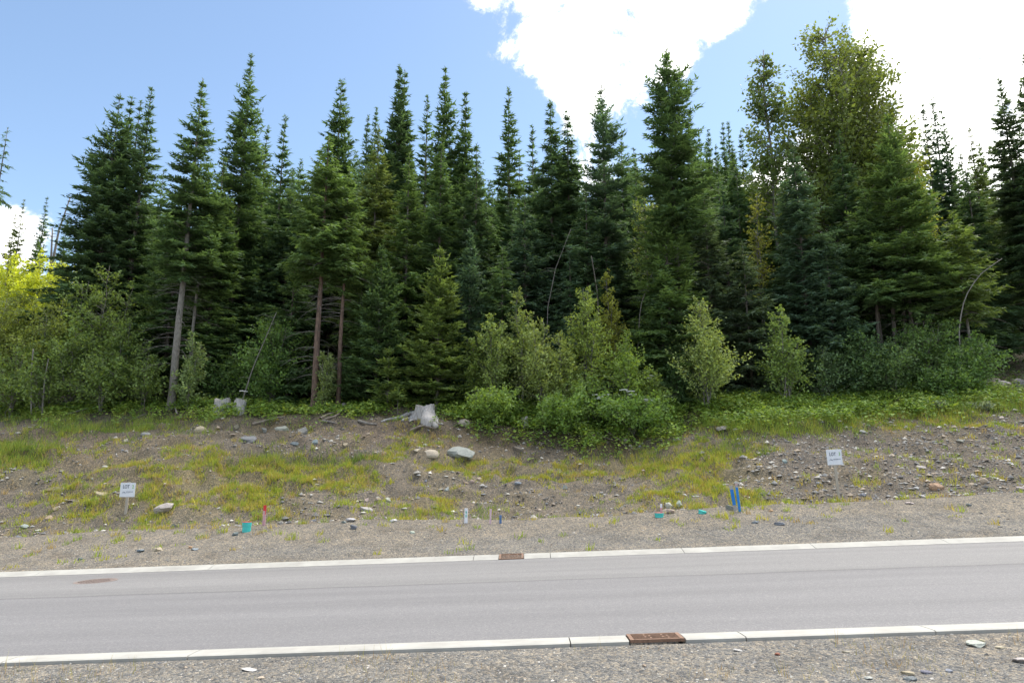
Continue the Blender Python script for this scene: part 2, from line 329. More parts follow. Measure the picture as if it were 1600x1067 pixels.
def terrain(X, Y):
    X = np.asarray(X, float); Y = np.asarray(Y, float)
    zs = [rowz(i, X) for i in range(len(ROWS))]
    lip = zs[0] + 0.09 * vnoise(X * .45, X * 0, 5) + 0.05 * vnoise(X * 1.3, X * 0 + 3, 6)
    z = np.interp(Y.ravel(), [0, 1], [0, 0]).reshape(Y.shape) + 0.0 * X
    road = GRADE * X
    # near shoulder
    z = road - .015 + 0.03 * fbm(X * .8, Y * .8, 11) * np.clip((YN2 - .1 - Y) / .6, 0, 1)
    # below the asphalt and kerbs the ground lies lower
    z = np.where((Y > YN2 + .02) & (Y < YF2 - .02), road - .07, z)
    # verge
    t = np.clip((Y - YF2) / (18.8 - YF2), 0, 1)
    zv = road + .05 + (lip - road - .05) * (t ** 1.15) + 0.05 * fbm(X * .7, Y * .9, 21) * np.clip(t * 3, 0, 1)
    z = np.where(Y >= YF2 - .02, zv, z)
    # shallow ditch behind the lip, then the bank
    foot = zs[0] - .06
    yb = [18.8, 19.7] + list(RY[1:]); zb = [lip, foot + .05] + zs[1:]
    for i in range(len(yb) - 1):
        w = (Y - yb[i]) / (yb[i + 1] - yb[i])
        z = np.where((Y >= yb[i]) & (Y < yb[i + 1]), zb[i] * (1 - w) + zb[i + 1] * w, z)
    z = np.where(Y >= 120, zs[-1], z)
    bank = np.clip((Y - 19) / 1.5, 0, 1)
    z = z + bank * (0.34 * fbm(X * .42, Y * .55, 31) + 0.16 * fbm(X * 2.1, Y * 2.3, 41))
    # broken soil ledges: the slope steps where the ground has slumped
    lw = np.clip((Y - 20) / 1.5, 0, 1) * np.clip((28 - Y) / 1.5, 0, 1) * np.clip((9 - X) / 3, .25, 1)
    ph = z * 1.35 + 2.2 * fbm(X * .4, Y * .3, 101); fr = ph - np.floor(ph); z = z + lw * .26 * (np.clip((fr - .38) / .24, 0, 1) - fr)
    z = z - lw * .13 * np.abs(vnoise(X * .9 + .4 * Y, Y * .5, 111)) * 2
    # erosion rills running down the right-hand slope
    right = np.clip((X - 5) / 4, 0, 1) * np.clip((Y - 19.2) / 1, 0, 1) * np.clip((26 - Y) / 2, 0, 1)
    z = z - right * .14 * np.clip(vnoise(X * 1.5 - Y * .35, Y * .12, 51) + .12, 0, 1)
    # the inlet pits below the two drain grates
    for gx, gy, hx in ((GRATE_N, 7.59, .34), (GRATE_F, 15.2, .34)):
        z = np.where((abs(X - gx) < hx - .08) & (abs(Y - gy) < .075), road - .6, z)
    return z
def tz(x, y): return float(terrain(np.array([x]), np.array([y]))[0])
_Y = np.concatenate([np.arange(5.5, 45, .04), np.arange(45, 150, .3)])
def hit(u, v):
    """the point where the sight line of a pixel meets the ground"""
    d = ray(u, v); X = d[0] / d[1] * _Y; Z = CAMZ + d[2] / d[1] * _Y
    T = terrain(X, _Y); road = (_Y > YN2) & (_Y < YF2)
    T = np.where(road, GRADE * X, T)
    k = np.argmax(Z < T) if (Z < T).any() else len(_Y) - 1
    return np.array([X[k], _Y[k], T[k]])

def gauss(u, v, blobs):
    r = 0
    for (cu, cv, su, sv, w) in blobs: r = r + w * np.exp(-((u - cu) / su) ** 2 - ((v - cv) / sv) ** 2)
    return r
G_YELLOW = [(210, 730, 90, 34, .6), (330, 740, 60, 34, .8), (440, 745, 110, 26, 1.1), (540, 740, 60, 20, .8), (400, 790, 60, 25, .7), (240, 790, 120, 30, .55), (90, 780, 90, 40, .35),
            (1090, 735, 70, 36, 1.0), (1150, 770, 60, 28, .7), (1040, 750, 40, 25, .6), (940, 735, 90, 14, .6), (820, 735, 120, 14, .45), (690, 775, 30, 30, .5), (640, 800, 40, 12, .6),
            (1450, 655, 160, 14, .8), (1240, 815, 90, 10, .5), (1350, 770, 60, 25, .18), (740, 725, 60, 16, .5), (30, 730, 60, 30, .4), (620, 700, 60, 30, .25)]
G_GREEN = [(30, 712, 50, 16, 1.3), (470, 722, 100, 9, .9), (760, 800, 14, 12, .25), (650, 803, 26, 8, .3), (1180, 672, 80, 13, 1.1), (1140, 700, 50, 14, .7), (1280, 668, 60, 10, 1.0), (1320, 640, 170, 20, 1.1),
           (1480, 628, 130, 16, .9), (1150, 655, 60, 12, .7), (130, 672, 90, 10, .7), (60, 645, 80, 12, 1.), (230, 665, 60, 14, .5), (1570, 575, 40, 18, 1.2), (350, 665, 90, 8, .35), (990, 712, 60, 12, .5), (1590, 628, 60, 20, .8)]
G_COVER = [(1200, 642, 110, 16, 1.0), (1330, 640, 110, 14, .9), (1470, 625, 110, 12, .4), (560, 635, 60, 14, .8), (450, 640, 120, 16, .8), (350, 645, 80, 10, .5), (270, 640, 80, 12, .6), (160, 640, 90, 14, .6), (760, 640, 60, 22, 1.5), (850, 660, 70, 26, 1.5), (960, 660, 70, 32, 1.6), (1030, 650, 40, 26, 1.3), (900, 690, 60, 12, .7),
           (1130, 625, 90, 24, 1.9), (1230, 622, 110, 20, 1.9), (1350, 618, 120, 18, 1.8), (1450, 614, 100, 16, 1.4), (40, 635, 70, 16, .9), (690, 615, 50, 10, .7)]
def axis(a, b, step, lo, hi, grow):
    core = list(np.arange(a, b + 1e-6, step)); s = step
    x = core[-1]
    while x < hi: s *= grow; x += s; core.append(x)
    s = step; x = core[0]; pre = []
    while x > lo: s *= grow; x -= s; pre.append(x)
    return np.array(pre[::-1] + core)
gx = axis(-22, 23, .15, -900, 900, 1.14); gy = axis(5.6, 30, .15, -700, 1600, 1.12)
XX, YY = np.meshgrid(gx, gy); ZZ = terrain(XX, YY)
UU, VV = project(XX.ravel(), np.maximum(YY.ravel(), 3), ZZ.ravel())
def zone_colour(X, Y, U, V):
    c = np.zeros((len(X), 3)); n1 = fbm(X * .6, Y * .8, 61) ; n2 = fbm(X * 1.7, Y * 1.7, 71)
    c[:] = (.24, .215, .182)
    def put(col, w):
        w = np.clip(w, 0, 1)[:, None]; c[:] = c * (1 - w) + np.array(col) * w
    put((.20, .18, .158), (U - 1130) / 120 + n1)                               # grey scree on the right
    put((.25, .21, .17), gauss(U, V, [(60, 680, 80, 22, 1.2), (620, 675, 90, 24, 1.1), (800, 690, 130, 22, 1.0), (450, 680, 120, 16, .6), (150, 720, 120, 40, .6)]) + n1 * .6)
    put((.15, .122, .097), gauss(U, V, [(640, 668, 70, 16, .9), (790, 682, 110, 16, 1.0), (940, 700, 90, 14, 1.0), (450, 663, 90, 9, .7), (60, 672, 60, 10, .3)]) * (.8 + 1.5 * n2))
    put((.235, .205, .08), .45 * np.clip(gauss(U, V, G_YELLOW) + n1 * .6 + n2 * .5, 0, 1))
    put((.265, .245, .215), np.where((Y > 15) & (Y < 18.95 + .4 * n1), 1, 0))      # verge gravel
    put((.235, .23, .22), np.where((Y > 15) & (Y < 18.8), np.clip(1 - np.abs(Y - 16.3) / 1.2 + n1 * 1.2 + (U - 900) / 1800, 0, .8), 0))
    put((.225, .22, .21), np.where(Y < 15, 1, 0))
    put((.26, .24, .21), np.where(Y < 7.5, np.clip(n1 * 1.6 + .1, 0, .8), 0))
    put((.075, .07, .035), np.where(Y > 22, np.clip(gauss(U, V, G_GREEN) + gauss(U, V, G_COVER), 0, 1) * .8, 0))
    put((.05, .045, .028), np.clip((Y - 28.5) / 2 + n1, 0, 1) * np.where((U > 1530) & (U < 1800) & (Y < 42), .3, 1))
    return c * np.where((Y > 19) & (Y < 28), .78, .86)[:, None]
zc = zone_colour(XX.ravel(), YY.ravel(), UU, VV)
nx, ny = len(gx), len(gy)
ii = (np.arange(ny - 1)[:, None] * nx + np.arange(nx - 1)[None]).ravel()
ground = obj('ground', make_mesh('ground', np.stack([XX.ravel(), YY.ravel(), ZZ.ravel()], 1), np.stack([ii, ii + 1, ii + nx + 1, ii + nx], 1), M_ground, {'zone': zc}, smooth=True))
tag(ground, kind='structure')

# road with a slight crown
def road_z(x, y):
    t = (y - YN) / (YF - YN); return GRADE * x + .10 * 4 * t * (1 - t) * .5 - .0
rx = np.concatenate([np.arange(-400, -30, 10.), np.arange(-30, 30, .5), np.arange(30, 401, 10.)]); ry = np.linspace(YN, YF, 17)
A, B = np.meshgrid(rx, ry); C = road_z(A, B)
ii = (np.arange(len(ry) - 1)[:, None] * len(rx) + np.arange(len(rx) - 1)[None]).ravel()
tag(obj('road', make_mesh('road', np.stack([A.ravel(), B.ravel(), C.ravel()], 1), np.stack([ii, ii + 1, ii + len(rx) + 1, ii + len(rx)], 1), M_road, smooth=True)), kind='structure')

# kerbs: cast segments with open joints, gaps left for the grates
def kerb(name, label, prof, cuts, gate):
    root = bpy.data.objects.new(name, None); COL.objects.link(root); tag(root, label, None, None, 'structure'); root.empty_display_size = .1
    edges = sorted(cuts); prof = np.array(prof)
    spans = []
    for a, b in zip(edges[:-1], edges[1:]):
        if a < gate[0] < b: spans.append((a, gate[0]))
        if a < gate[1] < b: spans.append((gate[1], b))
        if not (a < gate[0] < b or a < gate[1] < b): spans.append((a, b))
    for a, b in spans:
        a2, b2 = a + .006, b - .006; n = max(2, int((b - a) / 1.5)); xs = np.linspace(a2, b2, n); k = len(prof)
        wob = .006 * vnoise(xs * .9, xs * 0, 81)
        V = np.array([[x, p[0] + w, p[1] + GRADE * x] for x, w in zip(xs, wob) for p in prof])
        q = [[i * k + j, i * k + (j + 1) % k, (i + 1) * k + (j + 1) % k, (i + 1) * k + j] for i in range(n - 1) for j in range(k)]
        g = Geo(); g.add(V, np.array(q)[:, ::-1]); g.F.setdefault(k, []).append(np.array([list(range(k)), list(range((n - 1) * k, n * k))[::-1]]))
        obj('kerb_segment', g.mesh('kerb_segment', M_conc), root)
    return root
jn = [at_depth(u, v, 7.6)[0] for u, v in ((20, 1031), (305, 1020), (890, 1000), (1158, 992), (1447, 982))]
cn = [-200, -60, -30, -20, -14, -10] + jn + [7.6, 9.6, 12, 15, 18, 21, 30, 60, 200]
kerb('near_kerb', 'pale concrete kerb along the near edge of the road', [(YN2, -.05), (YN2, .012), (YN2 + .03, .020), (YN - .10, .014), (YN - .004, .006), (YN - .004, -.05)], cn, (GRATE_N - .285, GRATE_N + .285))
jf = [at_depth(u, v, 15.2)[0] for u, v in ((60, 898), (330, 888), (740, 872), (860, 867), (1067, 860), (1270, 853), (1477, 847))]
cf = [-200, -60, -30, -24, -19, -15] + jf + [12.6, 15.4, 18.2, 21, 24, 27, 40, 80, 200]
kerb('far_kerb', 'pale rolled concrete kerb along the far edge of the road', [(YF + .004, -.05), (YF + .004, .006), (YF + .08, .010), (YF + .22, .045), (YF + .34, .066), (YF2 - .02, .07), (YF2, .06), (YF2, -.05)], cf, (GRATE_F - .27, GRATE_F + .27))

# drain grates
def grate(label, gx, y0, y1, z0, z1, w, nb):
    root = thing('drain_grate', label, 'drain grate', (gx, (y0 + y1) / 2, GRADE * gx + min(z0, z1)))
    ym = (y0 + y1) / 2; base = min(z0, z1)
    def pz(y): return z0 + (z1 - z0) * (y - y0) / (y1 - y0) - base
    tilt = math.atan2(z1 - z0, y1 - y0); c, s = math.cos(tilt), math.sin(tilt); R = [[1, 0, 0], [0, c, -s], [0, s, c]]
    roll = math.atan(GRADE); R2 = np.array([[math.cos(roll), 0, -math.sin(roll)], [0, 1, 0], [math.sin(roll), 0, math.cos(roll)]]); R = R2 @ np.array(R)
    def bx(g, x, y, dx, dy, dz=.03): g.box((x, y - ym, pz(y) + x * GRADE - dz / 2 + .012), (dx, dy, dz), R)
    dpt = (y1 - y0); g = Geo()
    bx(g, -w / 2 + .02, ym, .04, dpt); bx(g, w / 2 - .02, ym, .04, dpt); bx(g, 0, y0 + .015, w - .084, .03); bx(g, 0, y1 - .01, w - .084, .02)
    obj('frame', g.mesh('grate_frame', M_rust), root)
    inner0, inner1 = y0 + .035, y1 - .025
    for k in range(nb):
        g = Geo(); y = inner0 + (inner1 - inner0) * (k + .5) / nb; bx(g, 0, y, w - .09, .016, .003); obj('bar', g.mesh('grate_bar', M_rust), root)
    st = (inner1 - inner0) / nb
    for k in range(nb - 1):
        for x in ((-.10, .08) if k % 2 else (-.05, .13)):
            g = Geo(); bx(g, x * w / .54, inner0 + st * (k + 1), .018, st - .014, .003); obj('rib', g.mesh('grate_rib', M_rust), root)
    g = Geo(); g.box((0, 0, -.34), (w + .02, dpt + .02, .02))
    g.box((-w / 2 - .005, 0, -.18), (.012, dpt, .3)); g.box((w / 2 + .005, 0, -.18), (.012, dpt, .3)); g.box((0, -dpt / 2, -.2), (w, .012, .26)); g.box((0, dpt / 2, -.2), (w, .012, .26))
    obj('inlet_pit', g.mesh('inlet_pit', M_pit_shade), root)
grate('rusty iron drain grate in the near kerb', GRATE_N, YN2 + .005, YN - .005, .016, .008, .55, 5)
grate('rusty iron drain grate in the far kerb', GRATE_F, YF + .01, YF2 - .01, .008, .066, .52, 6)
# manhole cover
mp_ = at_depth(149, 912, 14.0); my = 13.55; mx = ray(149, 912)[0] / ray(149, 912)[1] * my
root = thing('manhole_cover', 'round rusty manhole cover set in the asphalt', 'manhole cover', (mx, my, road_z(mx, my)))
def disc(r0, r1, z0, z1, n=36):
    th = np.arange(n) * 2 * math.pi / n; k = []
    for r, z in ((r0, z1), (r1, z1), (r1, z0)): k.append(np.stack([r * np.cos(th), r * np.sin(th), np.full(n, z) + r * np.cos(th) * GRADE], 1))
    j = np.arange(n); j2 = (j + 1) % n
    q = np.concatenate([np.stack([a * n + j, (a + 1) * n + j, (a + 1) * n + j2, a * n + j2], 1) for a in range(2)])
    return np.concatenate(k), q
g = Geo(); g.add(*disc(.31, .37, -.02, .007)); obj('ring', g.mesh('manhole_ring', M_iron), root)
g = Geo(); V, q = disc(.001, .30, -.02, .004); g.add(V, q); obj('lid', g.mesh('manhole_lid', M_iron), root)
g = Geo()
for i in range(-4, 5):
    hl = math.sqrt(max(.0, .28 ** 2 - (i * .062) ** 2))
    for j in np.arange(-hl + .03, hl - .02, .075): g.box((i * .062, j, .007 + i * .062 * GRADE), (.035, .045, .008))
tag(obj('tread_studs', g.mesh('manhole_studs', M_iron), root), kind='stuff')

# ------------------------------------------------------------------ vegetation generators
def pieces(P, D, Nn, Ln, W, mid=.4, fold=.12):
    """leaf-shaped quads: base, two sides, tip"""
    S = nrm(np.cross(D, Nn)); Nn = np.cross(S, D)
    m = P + D * (Ln * mid)[:, None] - Nn * (W * fold)[:, None]
    V = np.stack([P, m + S * (W / 2)[:, None], P + D * Ln[:, None], m - S * (W / 2)[:, None]], 1).reshape(-1, 3)
    q = np.arange(len(P) * 4).reshape(-1, 4)
    return V, q

def needles(P, D, Nn, Ln, W):
    """slim pointed sprays, one triangle each"""
    S = nrm(np.cross(D, Nn)) * (W / 2)[:, None]
    return np.stack([P - S, P + S, P + D * Ln[:, None]], 1).reshape(-1, 3), np.arange(len(P) * 3).reshape(-1, 3)
def conifer_crown(rg, H, hc, R, p=.8, droop=.25, upt=.12, e_top=35, e_bot=-8, dens=1.0, piece=.2, irr=.2, hang=.1, gap=.08, lean=.15, wid=.40, tier=.5):
    span = H - hc; nb = int(dens * span * 24 + 20)
    t = ((np.arange(nb) + rg.random(nb)) / nb) ** 1.12
    z = H - .12 - (span - .12) * t
    z = np.where(rg.random(nb) < .86, np.round(z / tier) * tier + rg.normal(0, .06, nb), z); z = np.clip(z, hc - .3, H - .1)
    t = (H - z) / span
    az = rg.random(nb) * 2 * math.pi; ph = rg.random(4) * 6.28
    prof = np.clip(t * .96 + .035, 0, 1.2) ** p * (.45 + .55 * np.clip(t / .3, 0, 1)) * (1 - .35 * np.clip((t - .86) / .14, 0, 1) ** 2)
    sect = 1 + irr * .5 * np.sin(az + ph[0] + z * .5) + irr * .5 * np.sin(2 * az + ph[1] - z * 1.1)
    Lb = R * prof * np.clip(1 + irr * rg.normal(0, 1, nb), .35, 1.5) * sect
    Lb = np.maximum(Lb, .07 + .07 * rg.random(nb)); keep = rg.random(nb) > gap; z, az, t, Lb = z[keep], az[keep], t[keep], Lb[keep]; nb = len(z)
    e = np.radians(e_top + (e_bot - e_top) * np.clip(t * 1.15, 0, 1) + rg.normal(0, 7, nb)); te = np.tan(e)
    btint = np.clip(.5 + .17 * rg.normal(0, 1, nb), .1, .9)
    m = np.clip((Lb / .105).astype(int), 2, 26)
    bi = np.repeat(np.arange(nb), m); k = np.concatenate([np.arange(x) for x in m])
    s = .10 + .90 * (k + rg.random(len(k))) / m[bi]
    h = np.stack([np.cos(az), np.sin(az), np.zeros(nb)], 1); S = np.stack([-np.sin(az), np.cos(az), np.zeros(nb)], 1)
    Ls = Lb[bi]
    Bp = h[bi] * (Ls * s)[:, None]; Bp[:, 2] += z[bi] + Ls * (te[bi] * s - droop * s ** 2 + upt * s ** 3)
    T = h[bi].copy(); T[:, 2] = te[bi] - 2 * droop * s + 3 * upt * s ** 2; T = nrm(T)
    # laterals on both sides, and a forward one
    n = len(bi); sg = np.concatenate([np.ones(n), -np.ones(n)]); b2 = np.concatenate([np.arange(n)] * 2)
    fi = np.radians(48 + rg.normal(0, 14, 2 * n))
    D1 = T[b2] * np.cos(fi)[:, None] + S[bi[b2]] * (sg * np.sin(fi))[:, None]; D1[:, 2] -= hang * (.4 + rg.random(2 * n)); D1 = nrm(D1)
    l = np.clip(.42 * Ls[b2] * np.clip(1 - s[b2], 0, 1) ** .75, .08, .62) * (.55 + .7 * rg.random(2 * n))
    kp = np.clip(np.ceil(l / .11).astype(int), 1, 6)
    li = np.repeat(np.arange(2 * n), kp); w = np.concatenate([np.arange(x) for x in kp]) / kp[li]
    P = Bp[b2][li] + D1[li] * (l[li] * w)[:, None] + rg.normal(0, 1, (len(li), 3)) * [.03, .03, .028]
    alt = np.where(rg.random(len(li)) < .5, 1, -1) * np.radians(24 + 14 * rg.random(len(li)))
    side = nrm(np.cross(D1[li], np.array([0, 0, 1.])))
    D2 = nrm(D1[li] * np.cos(alt)[:, None] + side * np.sin(alt)[:, None] + rg.normal(0, .16, (len(li), 3)))
    Nn = nrm(np.array([0, 0, 1.]) + rg.normal(0, .55, (len(li), 3)))
    tb = t[bi[b2[li]]]; Ln = piece * (.75 + .7 * rg.random(len(li))) * np.clip(.5 + tb * 3, .5, 1)
    V, q = needles(P, D2, Nn, Ln, piece * wid * np.clip(.6 + tb * 3, .6, 1) * (.7 + .6 * rg.random(len(li))))
    # leader shoot
    lz = np.linspace(H - .45, H - .02, 10); la = rg.random(10) * 6.28
    LD = nrm(np.stack([np.cos(la) * .6, np.sin(la) * .6, np.full(10, .9)], 1)); LP = np.stack([np.zeros(10), np.zeros(10), lz], 1)
    V2, q2 = needles(LP, LD, nrm(rg.normal(0, 1, (10, 3))), np.full(10, .15), np.full(10, .05))
    tint = np.clip(btint[bi[b2[li]]] + rg.normal(0, .13, len(li)), 0, 1)
    V = np.concatenate([V, V2]); q = np.concatenate([q, q2 + len(q) * 3]); tint = np.repeat(np.concatenate([tint, np.full(10, .6)]), 3)
    sticks = Geo()      # the woody part of the larger boughs
    for j in np.nonzero(Lb > .7)[0]:
        ss = np.array([0, .35, .7]); Q = h[j] * (Lb[j] * ss)[:, None]; Q[:, 2] += z[j] + Lb[j] * (te[j] * ss - droop * ss ** 2 + upt * ss ** 3)
        sticks.tube(Q, np.array([.02, .013, .006]) * (.6 + .3 * Lb[j]), 3, cap=False)
    return V, q, tint, sticks
def trunk_geo(rg, H, r, bend=.0, sides=8, top=1.0):
    g = Geo(); zz = np.concatenate([[-.4, 0, .25], np.linspace(.8, H * top, 10)]); tt = zz / H
    P = np.stack([bend * np.sin(tt * 3) + .02 * np.sin(zz * 1.3), .02 * np.cos(zz * 1.1), zz], 1); P[:, :2] *= np.clip(1 - tt, 0, 1)[:, None]
    rr = r * (1 - .93 * np.clip(tt, 0, 1)) * np.where(zz < .1, 1.25, np.where(zz < .4, 1.1, 1)); g.tube(P, rr, sides); return g
def dead_sticks(rg, z0, z1, n, L, r):
    g = Geo()
    for i in range(n):
        z = z0 + (z1 - z0) * rg.random(); a = rg.random() * 6.28; l = L * (.35 + .65 * rg.random()); h = np.array([math.cos(a), math.sin(a), 0])
        ss = np.linspace(0, 1, 5); P = h * (l * ss)[:, None]; P[:, 2] += z + l * (.15 * ss - (.25 + .35 * rg.random()) * ss ** 2); g.tube(P, r * (1 - .8 * ss), 3, cap=False)
        for s in (.45, .7):
            b = P[0] + (P[-1] - P[0]) * s; a2 = a + rg.choice([-1, 1]) * .8; l2 = l * .35
            b = np.array([np.interp(s, ss, P[:, k]) for k in range(3)])
            g.tube(np.array([b, b + [math.cos(a2) * l2, math.sin(a2) * l2, -.1 * l2]]), [r * .4, r * .15], 3, cap=False)
    return g
STY = {'fir': dict(p=.84, droop=.12, upt=.10, e_top=40, e_bot=-8, hang=.05, irr=.11, wid=.40),
       'spruce': dict(p=.8, droop=.32, upt=.18, e_top=34, e_bot=2, hang=.38, irr=.13, wid=.38),
       'open': dict(p=.7, droop=.14, upt=.12, e_top=42, e_bot=0, hang=.08, irr=.24, gap=.22, wid=.4),
       'young': dict(p=.85, droop=.05, upt=.08, e_top=45, e_bot=2, hang=.0, irr=.10, wid=.42, piece=.2, dens=1.9),
       'sparse': dict(p=.5, droop=.3, upt=.05, e_top=10, e_bot=-25, hang=.3, irr=.4, gap=.35, dens=.5, wid=.3)}
TONE = {'dark': (.098, .166, .082), 'mid': (.112, .186, .078), 'green': (.134, .212, .074), 'lime': (.160, .228, .070), 'blue': (.102, .172, .106),
        'olive': (.146, .195, .068), 'grey': (.116, .168, .098), 'sunlit': (.16, .2, .07)}
def place(u, vtop, Y):
    T = at_depth(u, vtop, Y); zb = tz(T[0], Y) - .05
    return T[0], zb, T[2] - zb
def conifer(label, u, vtop, Y, hw, vcb, style='fir', tone='mid', bark=None, dead=0, group='conifers of the forest edge', seed=None, name=None, dens=1.0, trunk_r=None):
    X, zb, H = place(u, vtop, Y); rg = np.random.default_rng(int(u * 7 + vtop * 13) if seed is None else seed)
    R = hw / F * Y
    R *= {'fir': 1.34, 'spruce': 1.42, 'young': 1.12}.get(style, 1.15)
    kw = dict(STY[style]); kw['dens'] = kw.get('dens', 1.0) * dens
    kw.setdefault('piece', .235 if Y < 34 else .29)
    if Y > 36: kw['dens'] *= .62
    if not dead and vcb > 455: vcb = min(vcb + 70, 625)
    hc = max(.15, at_depth(u, vcb, Y)[2] - zb)
    V, q, tint, sticks = conifer_crown(rg, H, hc, R, **kw)
    root = thing(name or {'spruce': 'spruce_tree'}.get(style, 'fir_tree'), label, 'tree', (X, Y, zb), group)
    obj('crown', make_mesh('crown', V, q, M_needle, {'tint': tint}), root, TONE[tone] if isinstance(tone, str) else tone)
    tg = trunk_geo(rg, H, trunk_r or (.02 + .0078 * H if H > 7 else .01 + .006 * H))
    obj('trunk', join_geo('trunk', [tg, sticks] + ([dead_sticks(rg, max(.8, hc * .3), hc + .8, int(dead * 1.7), 1.7, .016)] if dead else []), [bark or M_bark_grey, M_dead]), root)
    return root

def broadleaf(label, u, vtop, Y, hw, name='broadleaf_shrub', cat='shrub', tone=(.12, .17, .05), stems=4, leaf=.10, dens=1.0, group=None, bark=None, lowest=.12, upright=.6, vbase=None, spread=.5, seed=None, clump=.085, cone=False, lean=0, stem_r=None):
    if cone: hw *= 1.3
    X, zb, H = place(u, vtop, Y); R = hw / F * Y
    rg = np.random.default_rng(int(u * 5 + vtop * 11) if seed is None else seed); g = Geo(); BP, BD, BL = [], [], []
    for i in range(stems):
        a = rg.random() * 6.28; hi = H * (1 if i == 0 else .6 + .38 * rg.random()); e = np.array([math.cos(a), math.sin(a)]) * R * spread * (.15 if i == 0 else .35 + .65 * rg.random()); e[0] += lean
        ss = np.linspace(0, 1, 9); wv = rg.normal(0, .03, (9, 2)) * R; wv[0] = 0
        P = np.stack([e[0] * ss ** 1.2 + wv[:, 0] + rg.normal(0, .05 * min(R, 1)), e[1] * ss ** 1.2 + wv[:, 1], hi * ss], 1); P[0, 2] = -.2
        r0 = stem_r or (.008 + .0042 * H); g.tube(P, r0 * (1 - .85 * ss), 5)
        nbr = int(12 + 10 * hi / max(stems ** .3, 1) * (1 if H < 8 else .6))
        for j in range(nbr):
            s = lowest + (.98 - lowest) * rg.random() ** .85; b = np.array([np.interp(s, ss, P[:, c]) for c in range(3)]); az = rg.random() * 6.28; el = upright + .25 * rg.normal()
            env = math.sin(min(1, (s * .9 + .12)) * math.pi) ** .6 if s > .45 else 1.0
            l = R * (.55 + 1.0 * env) * (.45 + .6 * rg.random()) * (1 - .45 * s)
            if cone: l = R * 1.3 * (.4 + .65 * rg.random()) * (1.04 - s) ** .7
            d = np.array([math.cos(az) * math.cos(el), math.sin(az) * math.cos(el), math.sin(el)])
            BP.append(b); BD.append(d); BL.append(l)
            if l > .25: g.tube(np.array([b, b + d * l * .5 + [0, 0, .03 * l], b + d * l]), np.array([.4, .25, .08]) * r0 * .7, 3, cap=False)
    BP, BD, BL = np.array(BP), np.array(BD), np.array(BL)
    nl = np.maximum(3, (dens * 20 * BL / leaf * .16 + 3).astype(int)); bi = np.repeat(np.arange(len(BL)), nl); n = len(bi)
    w = .2 + .85 * rg.random(n) ** .75
    Pp = BP[bi] + BD[bi] * (BL[bi] * w)[:, None] + rg.normal(0, 1, (n, 3)) * (clump * np.clip(BL[bi], .2, 1.2))[:, None]
    Pp[:, 2] = np.maximum(Pp[:, 2], .05)
    D = nrm(BD[bi] * .8 + rg.normal(0, .7, (n, 3)) + np.array([0, 0, -.35])); Nn = nrm(rg.normal(0, .7, (n, 3)) + np.array([0, -.15, .8]))
    Ln = leaf * (.6 + .75 * rg.random(n)); V, q = pieces(Pp, D, Nn, Ln, Ln * .62, .42, .15)
    bt = np.clip(.5 + .15 * rg.normal(0, 1, len(BL)), .1, .9); tint = np.repeat(np.clip(bt[bi] + rg.normal(0, .16, n), 0, 1), 4)
    root = thing(name, label, cat, (X, Y, zb), group)
    obj('crown', make_mesh('leaf_crown', V, q, M_leaf, {'tint': tint}), root, (tone[0] * 1.75, tone[1] * 1.85, tone[2] * 1.6))
    obj('trunk' if cat == 'tree' else 'stems', g.mesh('stems', bark or M_bark_pale, True), root)
    return root

# ------------------------------------------------------------------ the conifers, left to right
far_g = 'far conifers on the slope'
conifer('nearly bare dead conifer at the left edge of the picture', 12, 200, 44, 17, 350, 'sparse', 'dark', name='dead_conifer', group='dead trees')
conifer('distant fir beside the left edge of the picture, top cut against the cloud', -6, 335, 72, 22, 470, 'fir', 'olive', group=far_g)
conifer('distant slim fir standing against the white cloud low at far left', 38, 312, 74, 15, 460, 'open', 'olive', group=far_g)
conifer('short distant fir just left of the slim one at far left', 25, 335, 76, 18, 470, 'fir', 'olive', group=far_g)
conifer('tallest of the distant firs at far left, right of the white cloud', 74, 307, 74, 16, 470, 'fir', 'mid', group=far_g)
conifer('distant fir between the grey snags and the big left cluster', 106, 343, 72, 22, 470, 'fir', 'mid', group=far_g)
conifer('low distant fir hidden behind the sun-painted yellow bushes at far left', 60, 372, 70, 24, 480, 'fir', 'mid', group=far_g)
conifer('leftmost of the four tops of the big left fir cluster', 188, 147, 33, 72, 470, 'fir', 'dark', dens=1.1)
conifer('second top of the big left fir cluster', 206, 152, 34, 34, 470, 'fir', 'dark')
conifer('third and lowest top of the big left fir cluster', 220, 158, 33.6, 30, 470, 'fir', 'dark')
conifer('rightmost and tallest top of the big left fir cluster', 237, 138, 33, 42, 470, 'fir', 'dark', dens=1.1)
conifer('small fir right of the big left cluster with cloud behind it', 256, 265, 37, 42, 480, 'fir', 'mid')
conifer('tall narrow fir whose bare grey trunk stands above the split stump', 317, 123, 29.3, 46, 440, 'fir', 'mid', M_bark_pale, 26, dens=1.1, trunk_r=.18)
conifer('shorter fir with leaning grey trunk right of the tall bare trunk', 326, 258, 30.2, 58, 440, 'fir', 'mid', M_bark_pale, 14, trunk_r=.10)
conifer('drooping green fir left of the tall narrow fir with grey trunk', 288, 278, 31.5, 58, 520, 'fir', 'mid')
conifer('tallest fir of the left half, a sharp spire above the forest', 393, 85, 33, 62, 500, 'fir', 'mid', dens=1.1)
conifer('lighter green fir in front of the tallest left spire', 350, 248, 31, 48, 560, 'fir', 'green')
conifer('thin pointed fir just right of the tallest left spire', 418, 198, 40, 22, 430, 'fir', 'mid')
conifer('dark pointed fir midway between the tallest left spire and the red trunks', 446, 180, 37, 38, 520, 'fir', 'dark')
conifer('dark broad fir in the shade behind the leaning grey pole', 400, 300, 33.5, 70, 590, 'fir', 'dark')
